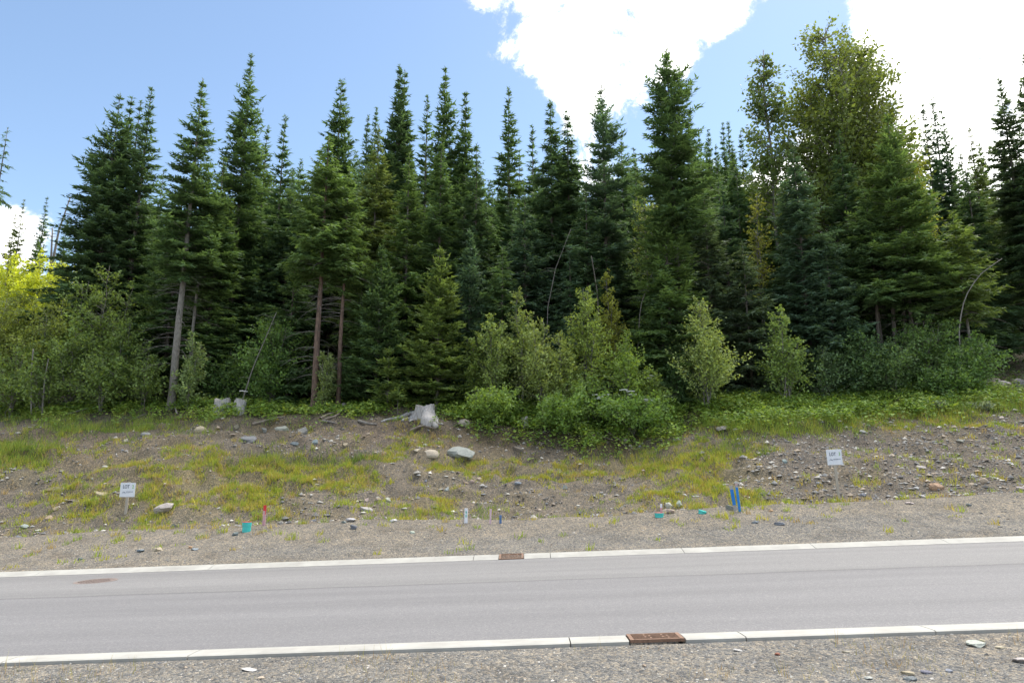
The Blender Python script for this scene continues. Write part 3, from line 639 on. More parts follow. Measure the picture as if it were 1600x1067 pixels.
conifer('dark fir in the gap left of the red trunks', 455, 300, 34, 62, 600, 'spruce', 'dark')
conifer('irregular tall spruce behind the two red-barked trunks', 534, 125, 35, 58, 500, 'open', 'mid')
conifer('spruce with the thicker red-barked trunk, left of the pair', 514, 214, 29.0, 54, 440, 'spruce', 'green', M_bark_red, 22, trunk_r=.165)
conifer('spruce with the thinner red-barked trunk, right of the pair', 546, 262, 29.4, 42, 440, 'spruce', 'green', M_bark_red, 18, trunk_r=.12)
conifer('left of two thin far spires right of the irregular tall spruce', 575, 180, 50, 16, 400, 'fir', 'mid')
conifer('right of two thin far spires right of the irregular tall spruce', 588, 168, 50, 20, 400, 'fir', 'mid')
conifer('yellow-green spruce in front of the dense dark double-topped fir', 592, 196, 33, 52, 520, 'spruce', 'olive')
conifer('dense dark fir with a double top near the middle of the forest', 625, 104, 36, 46, 480, 'fir', 'dark', dens=1.25)
conifer('second slimmer top of the dense dark double-topped fir', 633, 110, 36.5, 30, 420, 'fir', 'dark')
conifer('broad light green spruce below the dense dark double-topped fir', 640, 240, 31.5, 52, 560, 'spruce', 'green')
conifer('open-branched spire right of the dense dark double-topped fir', 668, 150, 38, 34, 470, 'open', 'dark')
conifer('tall thin crooked spire in the middle left of the big cloud', 696, 105, 36, 34, 430, 'open', 'mid')
conifer('spreading fir below the tall thin crooked spire', 690, 215, 32.5, 52, 540, 'spruce', 'mid')
conifer('pointed fir right of the tall thin crooked spire', 728, 143, 36, 38, 480, 'fir', 'mid')
conifer('dark spruce body right of the young bright spruce', 745, 225, 33, 55, 590, 'spruce', 'dark')
conifer('blue-green young spruce half hidden right of the bright young spruce', 735, 360, 30.5, 55, 570, 'young', 'blue')
conifer('bright green young spruce standing full to the ground behind the big root stump', 688, 385, 29.0, 62, 618, 'young', 'lime', group='young conifers at the forest edge')
conifer('young spruce with a thin bare leader left of the bright young spruce', 597, 385, 29.8, 62, 605, 'young', 'mid', group='young conifers at the forest edge')
conifer('small light green fir sapling left of the big root stump', 608, 543, 28.4, 28, 622, 'young', 'lime', group='young conifers at the forest edge')
conifer('tiny fir seedling on the bank edge left of the big root stump', 622, 604, 27.4, 13, 648, 'young', 'lime', group='young conifers at the forest edge')
conifer('solitary slender fir standing clear under the left end of the big cloud', 795, 137, 38, 38, 470, 'fir', 'mid', dens=1.1)
conifer('short dark fir between the solitary slender fir and the twin spruces', 832, 198, 40, 30, 460, 'fir', 'dark')
conifer('left and taller of the twin drooping spruces at the centre', 860, 158, 34, 48, 520, 'spruce', 'dark')
conifer('right and shorter of the twin drooping spruces at the centre', 886, 172, 34.4, 43, 520, 'spruce', 'dark')
conifer('dark spruce low in the centre behind the pale saplings', 820, 300, 32.5, 62, 590, 'spruce', 'blue')
conifer('ragged open spruce with long side branches right of the twin spruces', 940, 133, 33, 56, 440, 'open', 'blue', M_bark_grey)
conifer('dark drooping spruce beneath the ragged open spruce', 915, 290, 32, 56, 580, 'spruce', 'dark')
conifer('small far fir right of the ragged open spruce', 970, 213, 46, 26, 420, 'fir', 'mid')
conifer('small far fir half way between the ragged spruce and the tall right-hand fir', 990, 232, 48, 24, 420, 'fir', 'mid')
conifer('tallest conifer right of centre, full crown over a grey trunk below the cloud', 1041, 77, 31, 66, 380, 'open', 'mid', M_bark_grey, 8, dens=1.5, trunk_r=.17)
conifer('lower green fir around the trunk of the tallest right-hand conifer', 1036, 280, 30.5, 66, 520, 'fir', 'green')
conifer('thin far spire just right of the tallest right-hand conifer', 1077, 173, 50, 16, 380, 'fir', 'mid')
conifer('grey-green drooping spruce right of the tallest right-hand conifer', 1098, 275, 32, 50, 560, 'spruce', 'grey', dens=1.1)
for k, (u, v, Y) in enumerate([(1092, 212, 60), (1106, 203, 58), (1129, 192, 58), (1137, 190, 60), (1157, 205, 56), (1118, 228, 54)]):
    conifer(['leftmost', 'second', 'fourth', 'fifth', 'rightmost', 'third'][k] + ' slim far fir in the row left of the big cottonwood', u, v, Y, 17, 400, 'fir', 'mid', group='slim far firs left of the cottonwood')
conifer('shaded spruce between the grey-green spruce and the cottonwood', 1150, 262, 37, 45, 560, 'spruce', 'dark')
conifer('broad dark spruce below the big cottonwood, left one', 1238, 222, 32, 66, 585, 'spruce', 'blue', dens=1.15)
conifer('dark spruce in the shade between the two broad right-hand spruces', 1310, 205, 33.5, 55, 560, 'spruce', 'dark')
conifer('broad bright green fir right of the cottonwood with bare trunks below', 1386, 178, 31, 70, 480, 'fir', 'green', M_bark_grey, 12, dens=1.2)
conifer('fir with thin trunk beneath the broad bright green fir, left of it', 1352, 300, 31.6, 60, 490, 'spruce', 'mid', M_bark_grey, 8)
conifer('shaded fir right of the broad bright green fir', 1420, 320, 32, 50, 500, 'spruce', 'mid', M_bark_grey, 8)
conifer('left of three slim dark firs in the right-hand group', 1441, 163, 42, 28, 470, 'fir', 'blue')
conifer('middle and tallest of three slim dark firs in the right-hand group', 1456, 153, 42, 28, 470, 'fir', 'blue')
conifer('right of three slim dark firs in the right-hand group', 1471, 173, 42.5, 32, 470, 'open', 'dark')
conifer('rounded far fir in the dip of the right-hand skyline', 1514, 198, 46, 32, 460, 'spruce', 'olive')
conifer('low fir in front of the dip of the right-hand skyline', 1500, 240, 40, 36, 500, 'spruce', 'mid')
conifer('tall slender fir near the right edge of the picture', 1560, 123, 37, 42, 380, 'fir', 'grey')
conifer('tallest fir cut by the right edge of the picture', 1600, 84, 37, 46, 380, 'fir', 'grey')
conifer('pale yellow-green fir with spreading boughs beside the bent dead pole', 1488, 330, 31, 46, 500, 'spruce', 'lime', M_bark_pale, 14)
conifer('dark shaded tree with bare lower trunk at the right edge', 1572, 240, 38.5, 44, 460, 'spruce', 'dark', M_bark_grey, 20)
conifer('half dead tree whose grey trunk shows at the right edge', 1618, 200, 35.5, 50, 430, 'spruce', 'dark', M_bark_grey, 26, trunk_r=.2)
UG = 'understorey conifers between the front trees'
for lb, u, v, Y, hw, tn in (('shaded understorey fir left of the thicker red-barked trunk', 462, 395, 30.8, 44, 'mid'), ('understorey fir between the leaning pole and the tall bare trunk', 345, 410, 31.2, 46, 'mid'),
                            ('understorey fir just right of the red-barked pair', 568, 400, 30.6, 44, 'green'), ('understorey spruce behind the left end of the central thicket', 785, 385, 30.6, 48, 'mid'),
                            ('understorey spruce behind the pointed saplings of the central thicket', 890, 395, 31.4, 52, 'blue'), ('understorey fir left of the spear-shaped sapling', 1030, 400, 30.0, 48, 'mid'),
                            ('understorey spruce between the spear-shaped and the narrow sapling', 1160, 380, 31.2, 54, 'grey'), ('understorey spruce right of the narrow sapling', 1290, 385, 30.8, 56, 'blue')):
    conifer(lb, u, v, Y, hw, 600, 'spruce', tn, group=UG)
# depth of the forest: conifers of which only pieces show between the front ones
SKY_U = [-200, 0, 110, 140, 200, 250, 330, 380, 480, 560, 700, 820, 900, 1000, 1150, 1400, 1500, 1600, 1800]
SKY_V = [390, 400, 400, 330, 260, 285, 300, 265, 255, 225, 235, 250, 250, 240, 225, 255, 235, 215, 215]
protos = []
for k in range(4):
    rg = np.random.default_rng(900 + k); V, q, tint, sticks = conifer_crown(rg, 12, .8, 1.9 + .25 * k, dens=.8, piece=.28, **{kk: vv for kk, vv in STY['fir' if k % 2 else 'spruce'].items() if kk not in ('dens', 'piece')})
    protos.append((make_mesh('crown', V, q, M_needle, {'tint': tint}), join_geo('trunk', [trunk_geo(rg, 12, .13), sticks], [M_bark_grey, M_dead])))
def fill_tree(u, vt, Y, rg, tone, label, group):
    X, zb, H = place(u, vt, Y); cr, tr = protos[int(rg.integers(4))]
    root = thing('conifer_tree', label, 'tree', (X, Y, zb), group, rg.random() * 6.28); s = H / 12; DEEP.append((label, u, root))
    for nm, me in (('crown', cr), ('trunk', tr)):
        o = obj(nm, me, root, TONE[tone]); o.scale = (.55 + .5 * s, .55 + .5 * s, s)
DEEP = []
rg = np.random.default_rng(5)
LM = [(60, 'distant firs at far left'), (205, 'big left fir cluster'), (317, 'tall bare-trunked fir'), (393, 'tallest left spire'), (500, 'red-barked pair'), (625, 'dark double-topped fir'), (696, 'thin crooked spire'), (795, 'solitary slender fir'),
      (870, 'twin drooping spruces'), (940, 'ragged open spruce'), (1041, 'tallest conifer right of centre'), (1140, 'row of slim far firs'), (1270, 'big cottonwood'), (1386, 'broad bright green fir'), (1456, 'three slim dark firs'), (1590, 'firs at the right edge')]
for u in np.arange(-120, 1730, 31):
    for row, (Ya, Yb) in enumerate(((35.5, 40), (42, 52), (54, 72))):
        uu = u + rg.uniform(-16, 16); Y = rg.uniform(Ya, Yb)
        if uu < 125 and row < 2: continue
        if 1530 < uu < 1700 and Y < 42: continue
        lim = np.interp(uu, SKY_U, SKY_V); vt = lim + (rg.uniform(20, 150) if row == 0 else rg.uniform(-5, 75))
        if uu < 125: vt = max(vt, 400)
        fill_tree(uu, vt, Y, rg, ['dark', 'mid', 'blue', 'mid'][int(rg.integers(4))], 'conifer ' + ('close behind the ', 'well behind the ', 'far behind the ')[row] + min(LM, key=lambda q: abs(q[0] - uu))[1] + ', mostly hidden', 'conifers deep in the forest')

for u in np.arange(330, 1190, 21):      # the far ranks that close the gaps between the spires
    uu = u + rg.uniform(-9, 9); lim = np.interp(uu, SKY_U, SKY_V)
    fill_tree(uu, lim + rg.uniform(-12, 40), rg.uniform(56, 76), rg, ['mid', 'dark', 'grey'][int(rg.integers(3))], 'conifer far behind the ' + min(LM, key=lambda q: abs(q[0] - uu))[1] + ', mostly hidden', 'conifers deep in the forest')
for lb in {d[0] for d in DEEP}:       # several behind one landmark: counted from the left
    same = sorted((d for d in DEEP if d[0] == lb), key=lambda d: d[1])
    if len(same) > 1:
        for k, d in enumerate(same): d[2]['label'] = ['leftmost', 'second', 'third', 'fourth', 'fifth', 'sixth', 'seventh', 'eighth', 'ninth', 'tenth', 'eleventh', 'twelfth', 'thirteenth', 'fourteenth', 'fifteenth', 'sixteenth'][k] + ' ' + lb
# ------------------------------------------------------------------ cottonwoods and saplings
broadleaf('left narrow cottonwood of the tall leafy group above the right-hand forest', 1196, 80, 38, 50, 'cottonwood_tree', 'tree', (.085, .115, .045), 1, .23, 2.0, 'tall cottonwoods', M_bark_pale, .42, .5, clump=.16, stem_r=.16)
broadleaf('biggest cottonwood, its leafy crown the top of the right-hand skyline', 1278, 44, 38, 112, 'cottonwood_tree', 'tree', (.10, .125, .042), 6, .22, 2.2, 'tall cottonwoods', M_bark_pale, .36, .55, clump=.16, stem_r=.16, spread=.6)
broadleaf('right cottonwood of the tall leafy group beside the bright sky', 1345, 68, 38.5, 82, 'cottonwood_tree', 'tree', (.092, .115, .038), 5, .22, 2.1, 'tall cottonwoods', M_bark_pale, .36, .55, clump=.16, stem_r=.14, spread=.6)
broadleaf('yellow-green broadleaf treetop right of the broad bright green fir', 1420, 238, 34, 32, 'broadleaf_tree', 'tree', (.20, .21, .035), 2, .13, 1.2, None, M_bark_pale, .55, .6)
broadleaf('pale green broadleaf tree beside the trunk of the tallest right-hand conifer', 1003, 270, 33, 40, 'broadleaf_tree', 'tree', (.15, .19, .07), 2, .13, 1.0, None, M_bark_pale, .5, .6)
broadleaf('yellow-leaved slim tree left of the cottonwood crown', 1175, 300, 33.2, 30, 'broadleaf_tree', 'tree', (.17, .18, .045), 2, .13, .9, None, M_bark_pale, .5, .6)
SG = 'pale saplings along the top of the bank'
sap = [('pale green sapling at the left end of the central thicket', 772, 492, 28.8, 34, (.17, .21, .08)),
       ('tall pale sapling in the central thicket left of the pointed ones', 815, 455, 29.2, 44, (.17, .205, .075)),
       ('bushy pale sapling with silvery leaves low in the central thicket', 848, 500, 28.6, 42, (.18, .21, .085)),
       ('tallest pointed sapling in the middle of the central thicket', 912, 450, 29.0, 46, (.17, .21, .06)),
       ('yellow-leaved sapling behind the central thicket beside the broken snag', 950, 425, 30.5, 38, (.19, .195, .045)),
       ('thin sapling between the bushy pale one and the tallest pointed one', 880, 520, 28.4, 34, (.17, .20, .07)),
       ('full green sapling tipped with orange new leaves right in the central thicket', 975, 522, 27.9, 46, (.13, .18, .045)),
       ('small sapling right of the orange-tipped one', 1015, 575, 27.8, 30, (.12, .16, .045)),
       ('pale spear-shaped sapling standing alone on its own thin trunk', 1096, 470, 28.6, 54, (.19, .225, .09)),
       ('narrow sapling in front of the broad dark spruce', 1221, 480, 29.0, 36, (.14, .19, .065)),
       ('low dark leafy shrub left of the spear-shaped sapling', 1045, 545, 29.5, 40, (.06, .10, .045)),
       ('blue-green shrub right of the narrow sapling', 1285, 545, 29.6, 42, (.085, .125, .07)),
       ('round leafy shrub below the bare trunks on the right', 1335, 512, 30, 46, (.075, .12, .055)),
       ('shrub with pale undersides between the bare trunks on the right', 1392, 540, 29.4, 44, (.09, .135, .06)),
       ('tall shrub under the pale spreading fir', 1445, 500, 30, 48, (.09, .14, .05)),
       ('dense green shrub at the right end of the forest edge', 1505, 525, 29.4, 46, (.075, .125, .045)),
       ('low green shrub below the right-hand dense shrub', 1478, 570, 28.6, 40, (.08, .13, .045)),
       ('slim sapling right of the bright young spruce', 745, 515, 29.3, 30, (.13, .17, .05)),
       ('bright leafy bush behind the leaning grey pole', 432, 500, 30.2, 50, (.09, .145, .045)),
       ('dim bush in the shade left of the leaning grey pole', 362, 545, 30.5, 40, (.06, .10, .035)),
       ('pale small-leaved sapling beside the tall bare grey trunk', 302, 515, 28.9, 26, (.15, .19, .09)),
       ('small leafy sapling between the two red-barked trunks', 512, 545, 28.9, 22, (.14, .17, .075)),
       ('leafy weed bush below the orange-tipped sapling', 915, 590, 27.4, 42, (.10, .145, .04)),
       ('leafy weed bush at the overhanging edge of the bank', 880, 625, 26.6, 40, (.10, .155, .042)),
       ('rounded weed bush left of the small cut stump', 770, 612, 27.4, 40, (.13, .185, .05)),
       ('dense broad-leaved bush above the exposed roots on the bank', 985, 630, 26.5, 56, (.095, .15, .042))]
for (lb, u, v, Y, hw, tn) in sap:
    young = Y < 29.3 and v < 535
    broadleaf(lb, u, v, Y, hw, 'sapling' if 'sapling' in lb else 'leafy_bush' if 'bush' in lb else 'leafy_shrub', 'sapling' if 'sapling' in lb else 'bush' if 'bush' in lb else 'shrub', tn,
              4 if 'sapling' in lb else 7, .115, 1.2, SG if 'sapling' in lb else 'leafy bushes at the forest edge', M_bark_pale, .05 if v > 560 else (.05 if 'alone' in lb else .04), .85 if 'sapling' in lb else .5, spread=.5 if 'sapling' in lb else .9, cone='sapling' in lb)
ald = [(8, 455, 30.5, 60), (50, 455, 31.5, 50), (95, 470, 30, 52), (140, 440, 31, 50), (178, 415, 30.6, 55), (30, 540, 29, 46), (118, 520, 29.2, 50), (205, 500, 29.6, 46), (232, 545, 29, 36), (165, 560, 28.6, 44), (72, 560, 28.6, 40), (-30, 430, 31, 60)]
ald_lb = ['alder filling the lower left corner of the forest', 'alder below the distant slim firs at far left', 'alder below the grey snags at far left', 'alder at the foot of the big left fir cluster, left one',
          'tallest alder, reaching up the front of the big left fir cluster', 'low alder at the left edge above the grassy bank', 'low alder with thin grey stems above the bare soil mound', 'alder right of the tallest alder',
          'small alder just left of the tall bare grey trunk', 'low leafy alder above the fallen grey branch', 'low alder between the two thin grey stems at left', 'tall alder cut by the left edge of the picture']
for lb, (u, v, Y, hw) in zip(ald_lb, ald):
    broadleaf(lb, u, v, Y, hw, 'alder_shrub', 'shrub', (.15, .175, .05) if u < 100 and v < 480 else (.11, .15, .05), 5, .13, .9, 'alders of the left thicket', M_bark_pale, .15, .5, spread=.7)  # upper alders at far left: lighter yellowish tone stands in for sunlight
for lb, (u, v, Y, hw) in zip(['brightest sun-painted yellow bush behind the alders at far left', 'sun-painted yellow bush right of the brightest one behind the alders', 'sun-painted yellow bush behind the grey snags', 'sun-painted yellow bush showing between the lowest boughs of the left cluster'], [(20, 400, 50, 58), (62, 400, 52, 52), (100, 415, 50, 46), (136, 440, 48, 36)]):
    broadleaf(lb, u, v, Y, hw, 'sun_painted_bush', 'bush', (.30, .32, .045), 6, .2, 1.3, 'sun-painted yellow bushes behind the alders', M_bark_pale, .1, .6, spread=.8)  # direct sun on these bushes is painted into their bright yellow-green leaf tone

# ------------------------------------------------------------------ snags, poles, fallen branches
def pole(name, label, pts, r0, r1, mat, Y, twigs=0, cat='dead tree', group='dead poles and snags'):
    P = np.array([at_depth(u, v, Y) for u, v in pts]); P[0, 2] = tz(P[0, 0], Y) - .1 if pts[0][1] > 380 else P[0, 2]
    base = P[0].copy(); t = np.linspace(0, 1, len(P)); tt = np.linspace(0, 1, 10)
    Q = np.stack([np.interp(tt, t, P[:, k]) for k in range(3)], 1) - base
    root = thing(name, label, cat, base, group); g0 = Geo(); g0.tube(Q, r0 + (r1 - r0) * tt, 7); g = Geo()
    if twigs:
        rr = np.random.default_rng(int(pts[0][0]))
        for i in range(twigs):
            s = .3 + .68 * rr.random(); b = np.array([np.interp(s, tt, Q[:, k]) for k in range(3)]); a = rr.random() * 6.28; l = (.3 + .7 * rr.random()) * .9
            g.tube(np.array([b, b + [math.cos(a) * l * .6, math.sin(a) * l * .6, .12 * l], b + [math.cos(a) * l, math.sin(a) * l, -.05 * l]]), [r0 * .3, r0 * .18, .003], 3, cap=False)
    obj('trunk', join_geo('pole', [g0, g], [mat, M_dead]), root)
pole('bent_dead_pole', 'white bent dead pole arching right beside the pale spreading fir', [(1496, 560), (1498, 520), (1503, 480), (1514, 452), (1535, 425), (1566, 404)], .035, .010, plain_mat('bleached_wood', (.28, .26, .24), .8, noise=(.16, .145, .13), scale=9), 29.5, 5)
pole('leaning_pole', 'thin grey pole leaning right behind the split stump', [(374, 632), (395, 575), (432, 488)], .03, .014, M_dead, 28.8, 6)
pole('leaning_dead_tree', 'thin dead tree leaning right in front of the twin spruces', [(850, 560), (856, 480), (868, 420), (892, 358)], .024, .009, M_dead, 31.2, 8)
pole('broken_snag', 'broken pale snag in the middle above the pointed sapling', [(936, 560), (934, 460), (924, 400)], .038, .022, M_bark_grey, 30.6, 3)
pole('thin_dead_stem', 'thin pale dead stem left of the trunk of the tallest right-hand conifer', [(990, 560), (1000, 480), (1020, 425)], .025, .012, M_dead, 30.3, 4)
pole('tall_snag', 'taller grey snag leaning right against the sky at far left', [(72, 480), (80, 420), (92, 360), (110, 308)], .16, .04, M_dead, 56, 10)
pole('short_snag', 'shorter upright grey snag at far left', [(77, 480), (80, 400), (82, 356)], .13, .05, M_dead, 56, 8)
pole('slender_dead_tree', 'thin pale curved stem in the left thicket, left one', [(53, 628), (49, 580), (52, 545)], .035, .02, M_bark_pale, 28.3, 0)
pole('slender_dead_tree', 'thin pale curved stem in the left thicket, right one', [(69, 628), (70, 590), (76, 560)], .035, .02, M_bark_pale, 28.3, 0)
pole('grey_sapling_trunk', 'grey trunk below the broad bright green fir, middle one of three', [(1397, 545), (1396, 500), (1395, 470)], .10, .08, M_bark_grey, 31.3, 0, 'tree trunk', 'bare trunks below the bright green fir')
pole('grey_sapling_trunk', 'grey trunk below the broad bright green fir, right one of three', [(1415, 545), (1413, 500), (1412, 470)], .10, .08, M_bark_grey, 31.3, 0, 'tree trunk', 'bare trunks below the bright green fir')
pole('grey_sapling_trunk', 'grey trunk below the broad bright green fir, left one of three', [(1371, 545), (1370, 490), (1369, 460)], .08, .07, M_bark_grey, 31.3, 0, 'tree trunk', 'bare trunks below the bright green fir')
def stick(name, label, pts, r0, r1, mat=M_root, lift=.03, group='dead branches and roots on the bank', cat='branch', branches=0):
    P = np.array([hit(u, v) for u, v in pts]); P[:, 2] += lift; base = P[0].copy(); base[2] -= lift
    t = np.linspace(0, 1, len(P)); tt = np.linspace(0, 1, max(6, len(P) * 2)); Q = np.stack([np.interp(tt, t, P[:, k]) for k in range(3)], 1) - base
    g = Geo(); g.tube(Q, r0 + (r1 - r0) * tt, 6); o = obj(name, g.mesh(name, mat, True)); o.location = base; tag(o, label, cat, group)
stick('fallen_branch', 'long pale fallen branch in the weeds above the bare soil mound', [(105, 652), (130, 645), (158, 638)], .035, .02, M_dead, .12)
stick('fallen_log', 'short grey log at the bank edge left of the big root stump', [(560, 660), (575, 664), (588, 665)], .06, .05, M_dead, .05)
stick('fallen_branch', 'pale stick crossing the soil left of the short grey log', [(500, 657), (514, 649), (528, 646)], .05, .03, M_root, .06)
stick('fallen_branch', 'grey stick lying below the pale crossing stick', [(503, 660), (515, 662), (526, 665)], .045, .03, M_dead, .05)
stick('fallen_branch', 'second pale stick in the pile left of the short grey log', [(506, 661), (520, 656), (530, 650)], .04, .03, M_root, .10)
stick('broken_branch', 'upright grey broken stick at the foot of the tall bare trunk', [(276, 655), (272, 640)], .04, .03, M_dead, .2)
stick('broken_branch', 'small bent branch lying in the grass right of the bare soil mound', [(198, 660), (212, 656), (228, 648)], .03, .02, M_dead, .05)
stick('exposed_root', 'long dark root along the edge of the bank below the split stump', [(395, 664), (410, 660), (428, 655), (445, 652)], .06, .03, M_root, .03)
stick('exposed_root', 'dark root in the soil below the big root stump', [(641, 674), (660, 668), (680, 672)], .05, .03, M_root, .03)
for k, pts in enumerate([[(925, 672), (940, 685), (958, 692)], [(932, 670), (945, 688), (950, 700)], [(950, 678), (966, 688), (978, 700)], [(915, 668), (925, 680), (930, 692)]]):
    stick('exposed_root', ['second', 'third', 'rightmost', 'leftmost'][k] + ' thin pale root hanging from the overhung bank below the dense bush', pts, .025, .012, M_root, .06, 'hanging roots under the dense bush')

# ------------------------------------------------------------------ stumps
def stump(name, label, u, v, r, h, flare, seed, roots=(), notch=0, tilt=0, sides=64):
    P = hit(u, v); rg = np.random.default_rng(seed); root = thing(name, label, 'stump', (P[0], P[1], P[2] - .02), 'weathered tree stumps')
    th = np.linspace(0, 2 * math.pi, sides, endpoint=False); lv = np.array([-.9, -.3, 0, .12, .28, .45, .65, .85, 1.0]); V = []
    lobes = sum(rg.uniform(.3, 1) * np.cos((k + 2) * th + rg.random() * 6.28) for k in range(4)); lobes /= abs(lobes).max(); fine = rg.normal(0, .032, sides)
    topj = h * (1 + .12 * np.sin(2 * th + rg.random() * 6) + rg.normal(0, .035, sides))
    for l in lv:
        rr = r * (1 + flare * min(1.15, max(0, 1 - l)) ** 2.2 * (.25 + 1.1 * np.clip(lobes, -.2, 1)) + fine * (1.3 - .5 * l) + .09 * lobes)
        V.append(np.stack([rr * np.cos(th) + tilt * h * l, rr * np.sin(th), topj * l], 1))
    V = np.concatenate(V); g = Geo(); n = sides; i = np.arange(len(lv) - 1)[:, None] * n; j = np.arange(n)[None]; j2 = (j + 1) % n
    g.add(V, np.stack([i + j, i + j2, i + n + j2, i + n + j], -1).reshape(-1, 4)); obj('bole', g.mesh('stump_bole', M_stump, True), root)
    top = V[-n:].copy(); top[:, 2] -= .006; c = top.mean(0); c[2] -= .03; inner = c + (top - c) * .5; inner[:, 2] += rg.normal(0, .012, n)
    g = Geo(); g.add(np.concatenate([top, inner, [c]]), np.stack([j[0], j2[0], n + j2[0], n + j[0]], 1)); g.F.setdefault(3, []).append(np.stack([n + j[0], n + j2[0], np.full(n, 2 * n)], 1)); obj('cut_top', g.mesh('stump_top', M_stump_cut), root)
    for (pts, r0, r1) in roots:
        Q = np.array([hit(a, b) for a, b in pts]) - np.array([P[0], P[1], P[2]]); Q[0, 2] += .10 * h; Q[1:, 2] += r0 * .3; tt = np.linspace(0, 1, 10); t = np.linspace(0, 1, len(Q))
        g = Geo(); Qs = np.stack([np.interp(tt, t, Q[:, k]) for k in range(3)], 1); Qs[:, 2] += .03 * np.sin(tt * 9); g.tube(Qs, r0 + (r1 - r0) * tt, 7); obj('root', g.mesh('stump_root', M_stump, True), root)
    return root
stump('rooted_stump', 'big silvery stump with spreading roots at the edge of the bank', 664, 653, .38, .50, 1.9, 3, [([(664, 652), (673, 658), (678, 664), (682, 670)], .17, .09), ([(660, 650), (640, 648), (615, 655), (596, 660)], .13, .04), ([(658, 650), (645, 652), (628, 658)], .11, .04), ([(662, 652), (650, 655), (640, 660)], .09, .03), ([(672, 656), (668, 662), (664, 668)], .09, .04), ([(680, 656), (684, 662), (692, 665)], .08, .03)])
stump('sawn_stump', 'left half of the split pale stump left of the leaning pole', 348, 646, .30, .58, .35, 5, tilt=-.08)
stump('sawn_stump', 'right half of the split pale stump, partly behind leaves', 374, 644, .24, .50, .4, 6, tilt=.06)
stump('small_stump', 'small grey stump sunk in leaves above the middle of the bank', 820, 668, .13, .42, .5, 8)
stump('low_stump', 'low pale stump at the foot of the thicker red-barked trunk', 490, 637, .24, .18, .5, 9)
stump('low_stump', 'low pale stump fragment right of the red-barked trunks', 537, 640, .13, .26, .4, 10)
P = hit(681, 640); g = Geo(); g.tube(np.array([[0, 0, -.1], [.01, 0, .3], [.03, 0, .78]]), [.05, .045, .03], 6); o = obj('broken_stake', g.mesh('broken_stake', M_dead)); o.location = P
tag(o, 'thin dark snapped stem standing behind the big silvery stump', 'dead stem')

# ------------------------------------------------------------------ rocks
def rock_mesh(seed, cuts=11, soft=.0):
    rg = np.random.default_rng(seed); bm = bmesh.new(); bmesh.ops.create_icosphere(bm, subdivisions=3, radius=1)
    V = np.array([v.co[:] for v in bm.verts])
    for k in range(cuts):
        n = nrm(rg.normal(0, 1, 3)); d = rg.uniform(.38, .72) if not soft else rg.uniform(.75, .95); over = np.maximum(V @ n - d, 0); V = V - over[:, None] * n
    V += .03 * rg.normal(0, 1, V.shape); V /= abs(V).max(0)
    for v, c in zip(bm.verts, V): v.co = c
    me = bpy.data.meshes.new('rock'); bm.to_mesh(me); bm.free(); me.materials.append(M_rock); me.polygons.foreach_set('use_smooth', np.full(len(me.polygons), bool(soft))); return me
ANG = [rock_mesh(s) for s in range(6)]; RND = [rock_mesh(20 + s, 5, 1) for s in range(3)]
RC = {'grey': (.30, .29, .28), 'slate': (.16, .18, .21), 'blue': (.27, .31, .35), 'pale': (.46, .45, .42), 'white': (.58, .57, .54), 'tan': (.44, .35, .26), 'orange': (.50, .33, .21), 'cream': (.52, .46, .36), 'green': (.38, .39, .355), 'brown': (.24, .20, .165), 'red': (.26, .10, .06)}
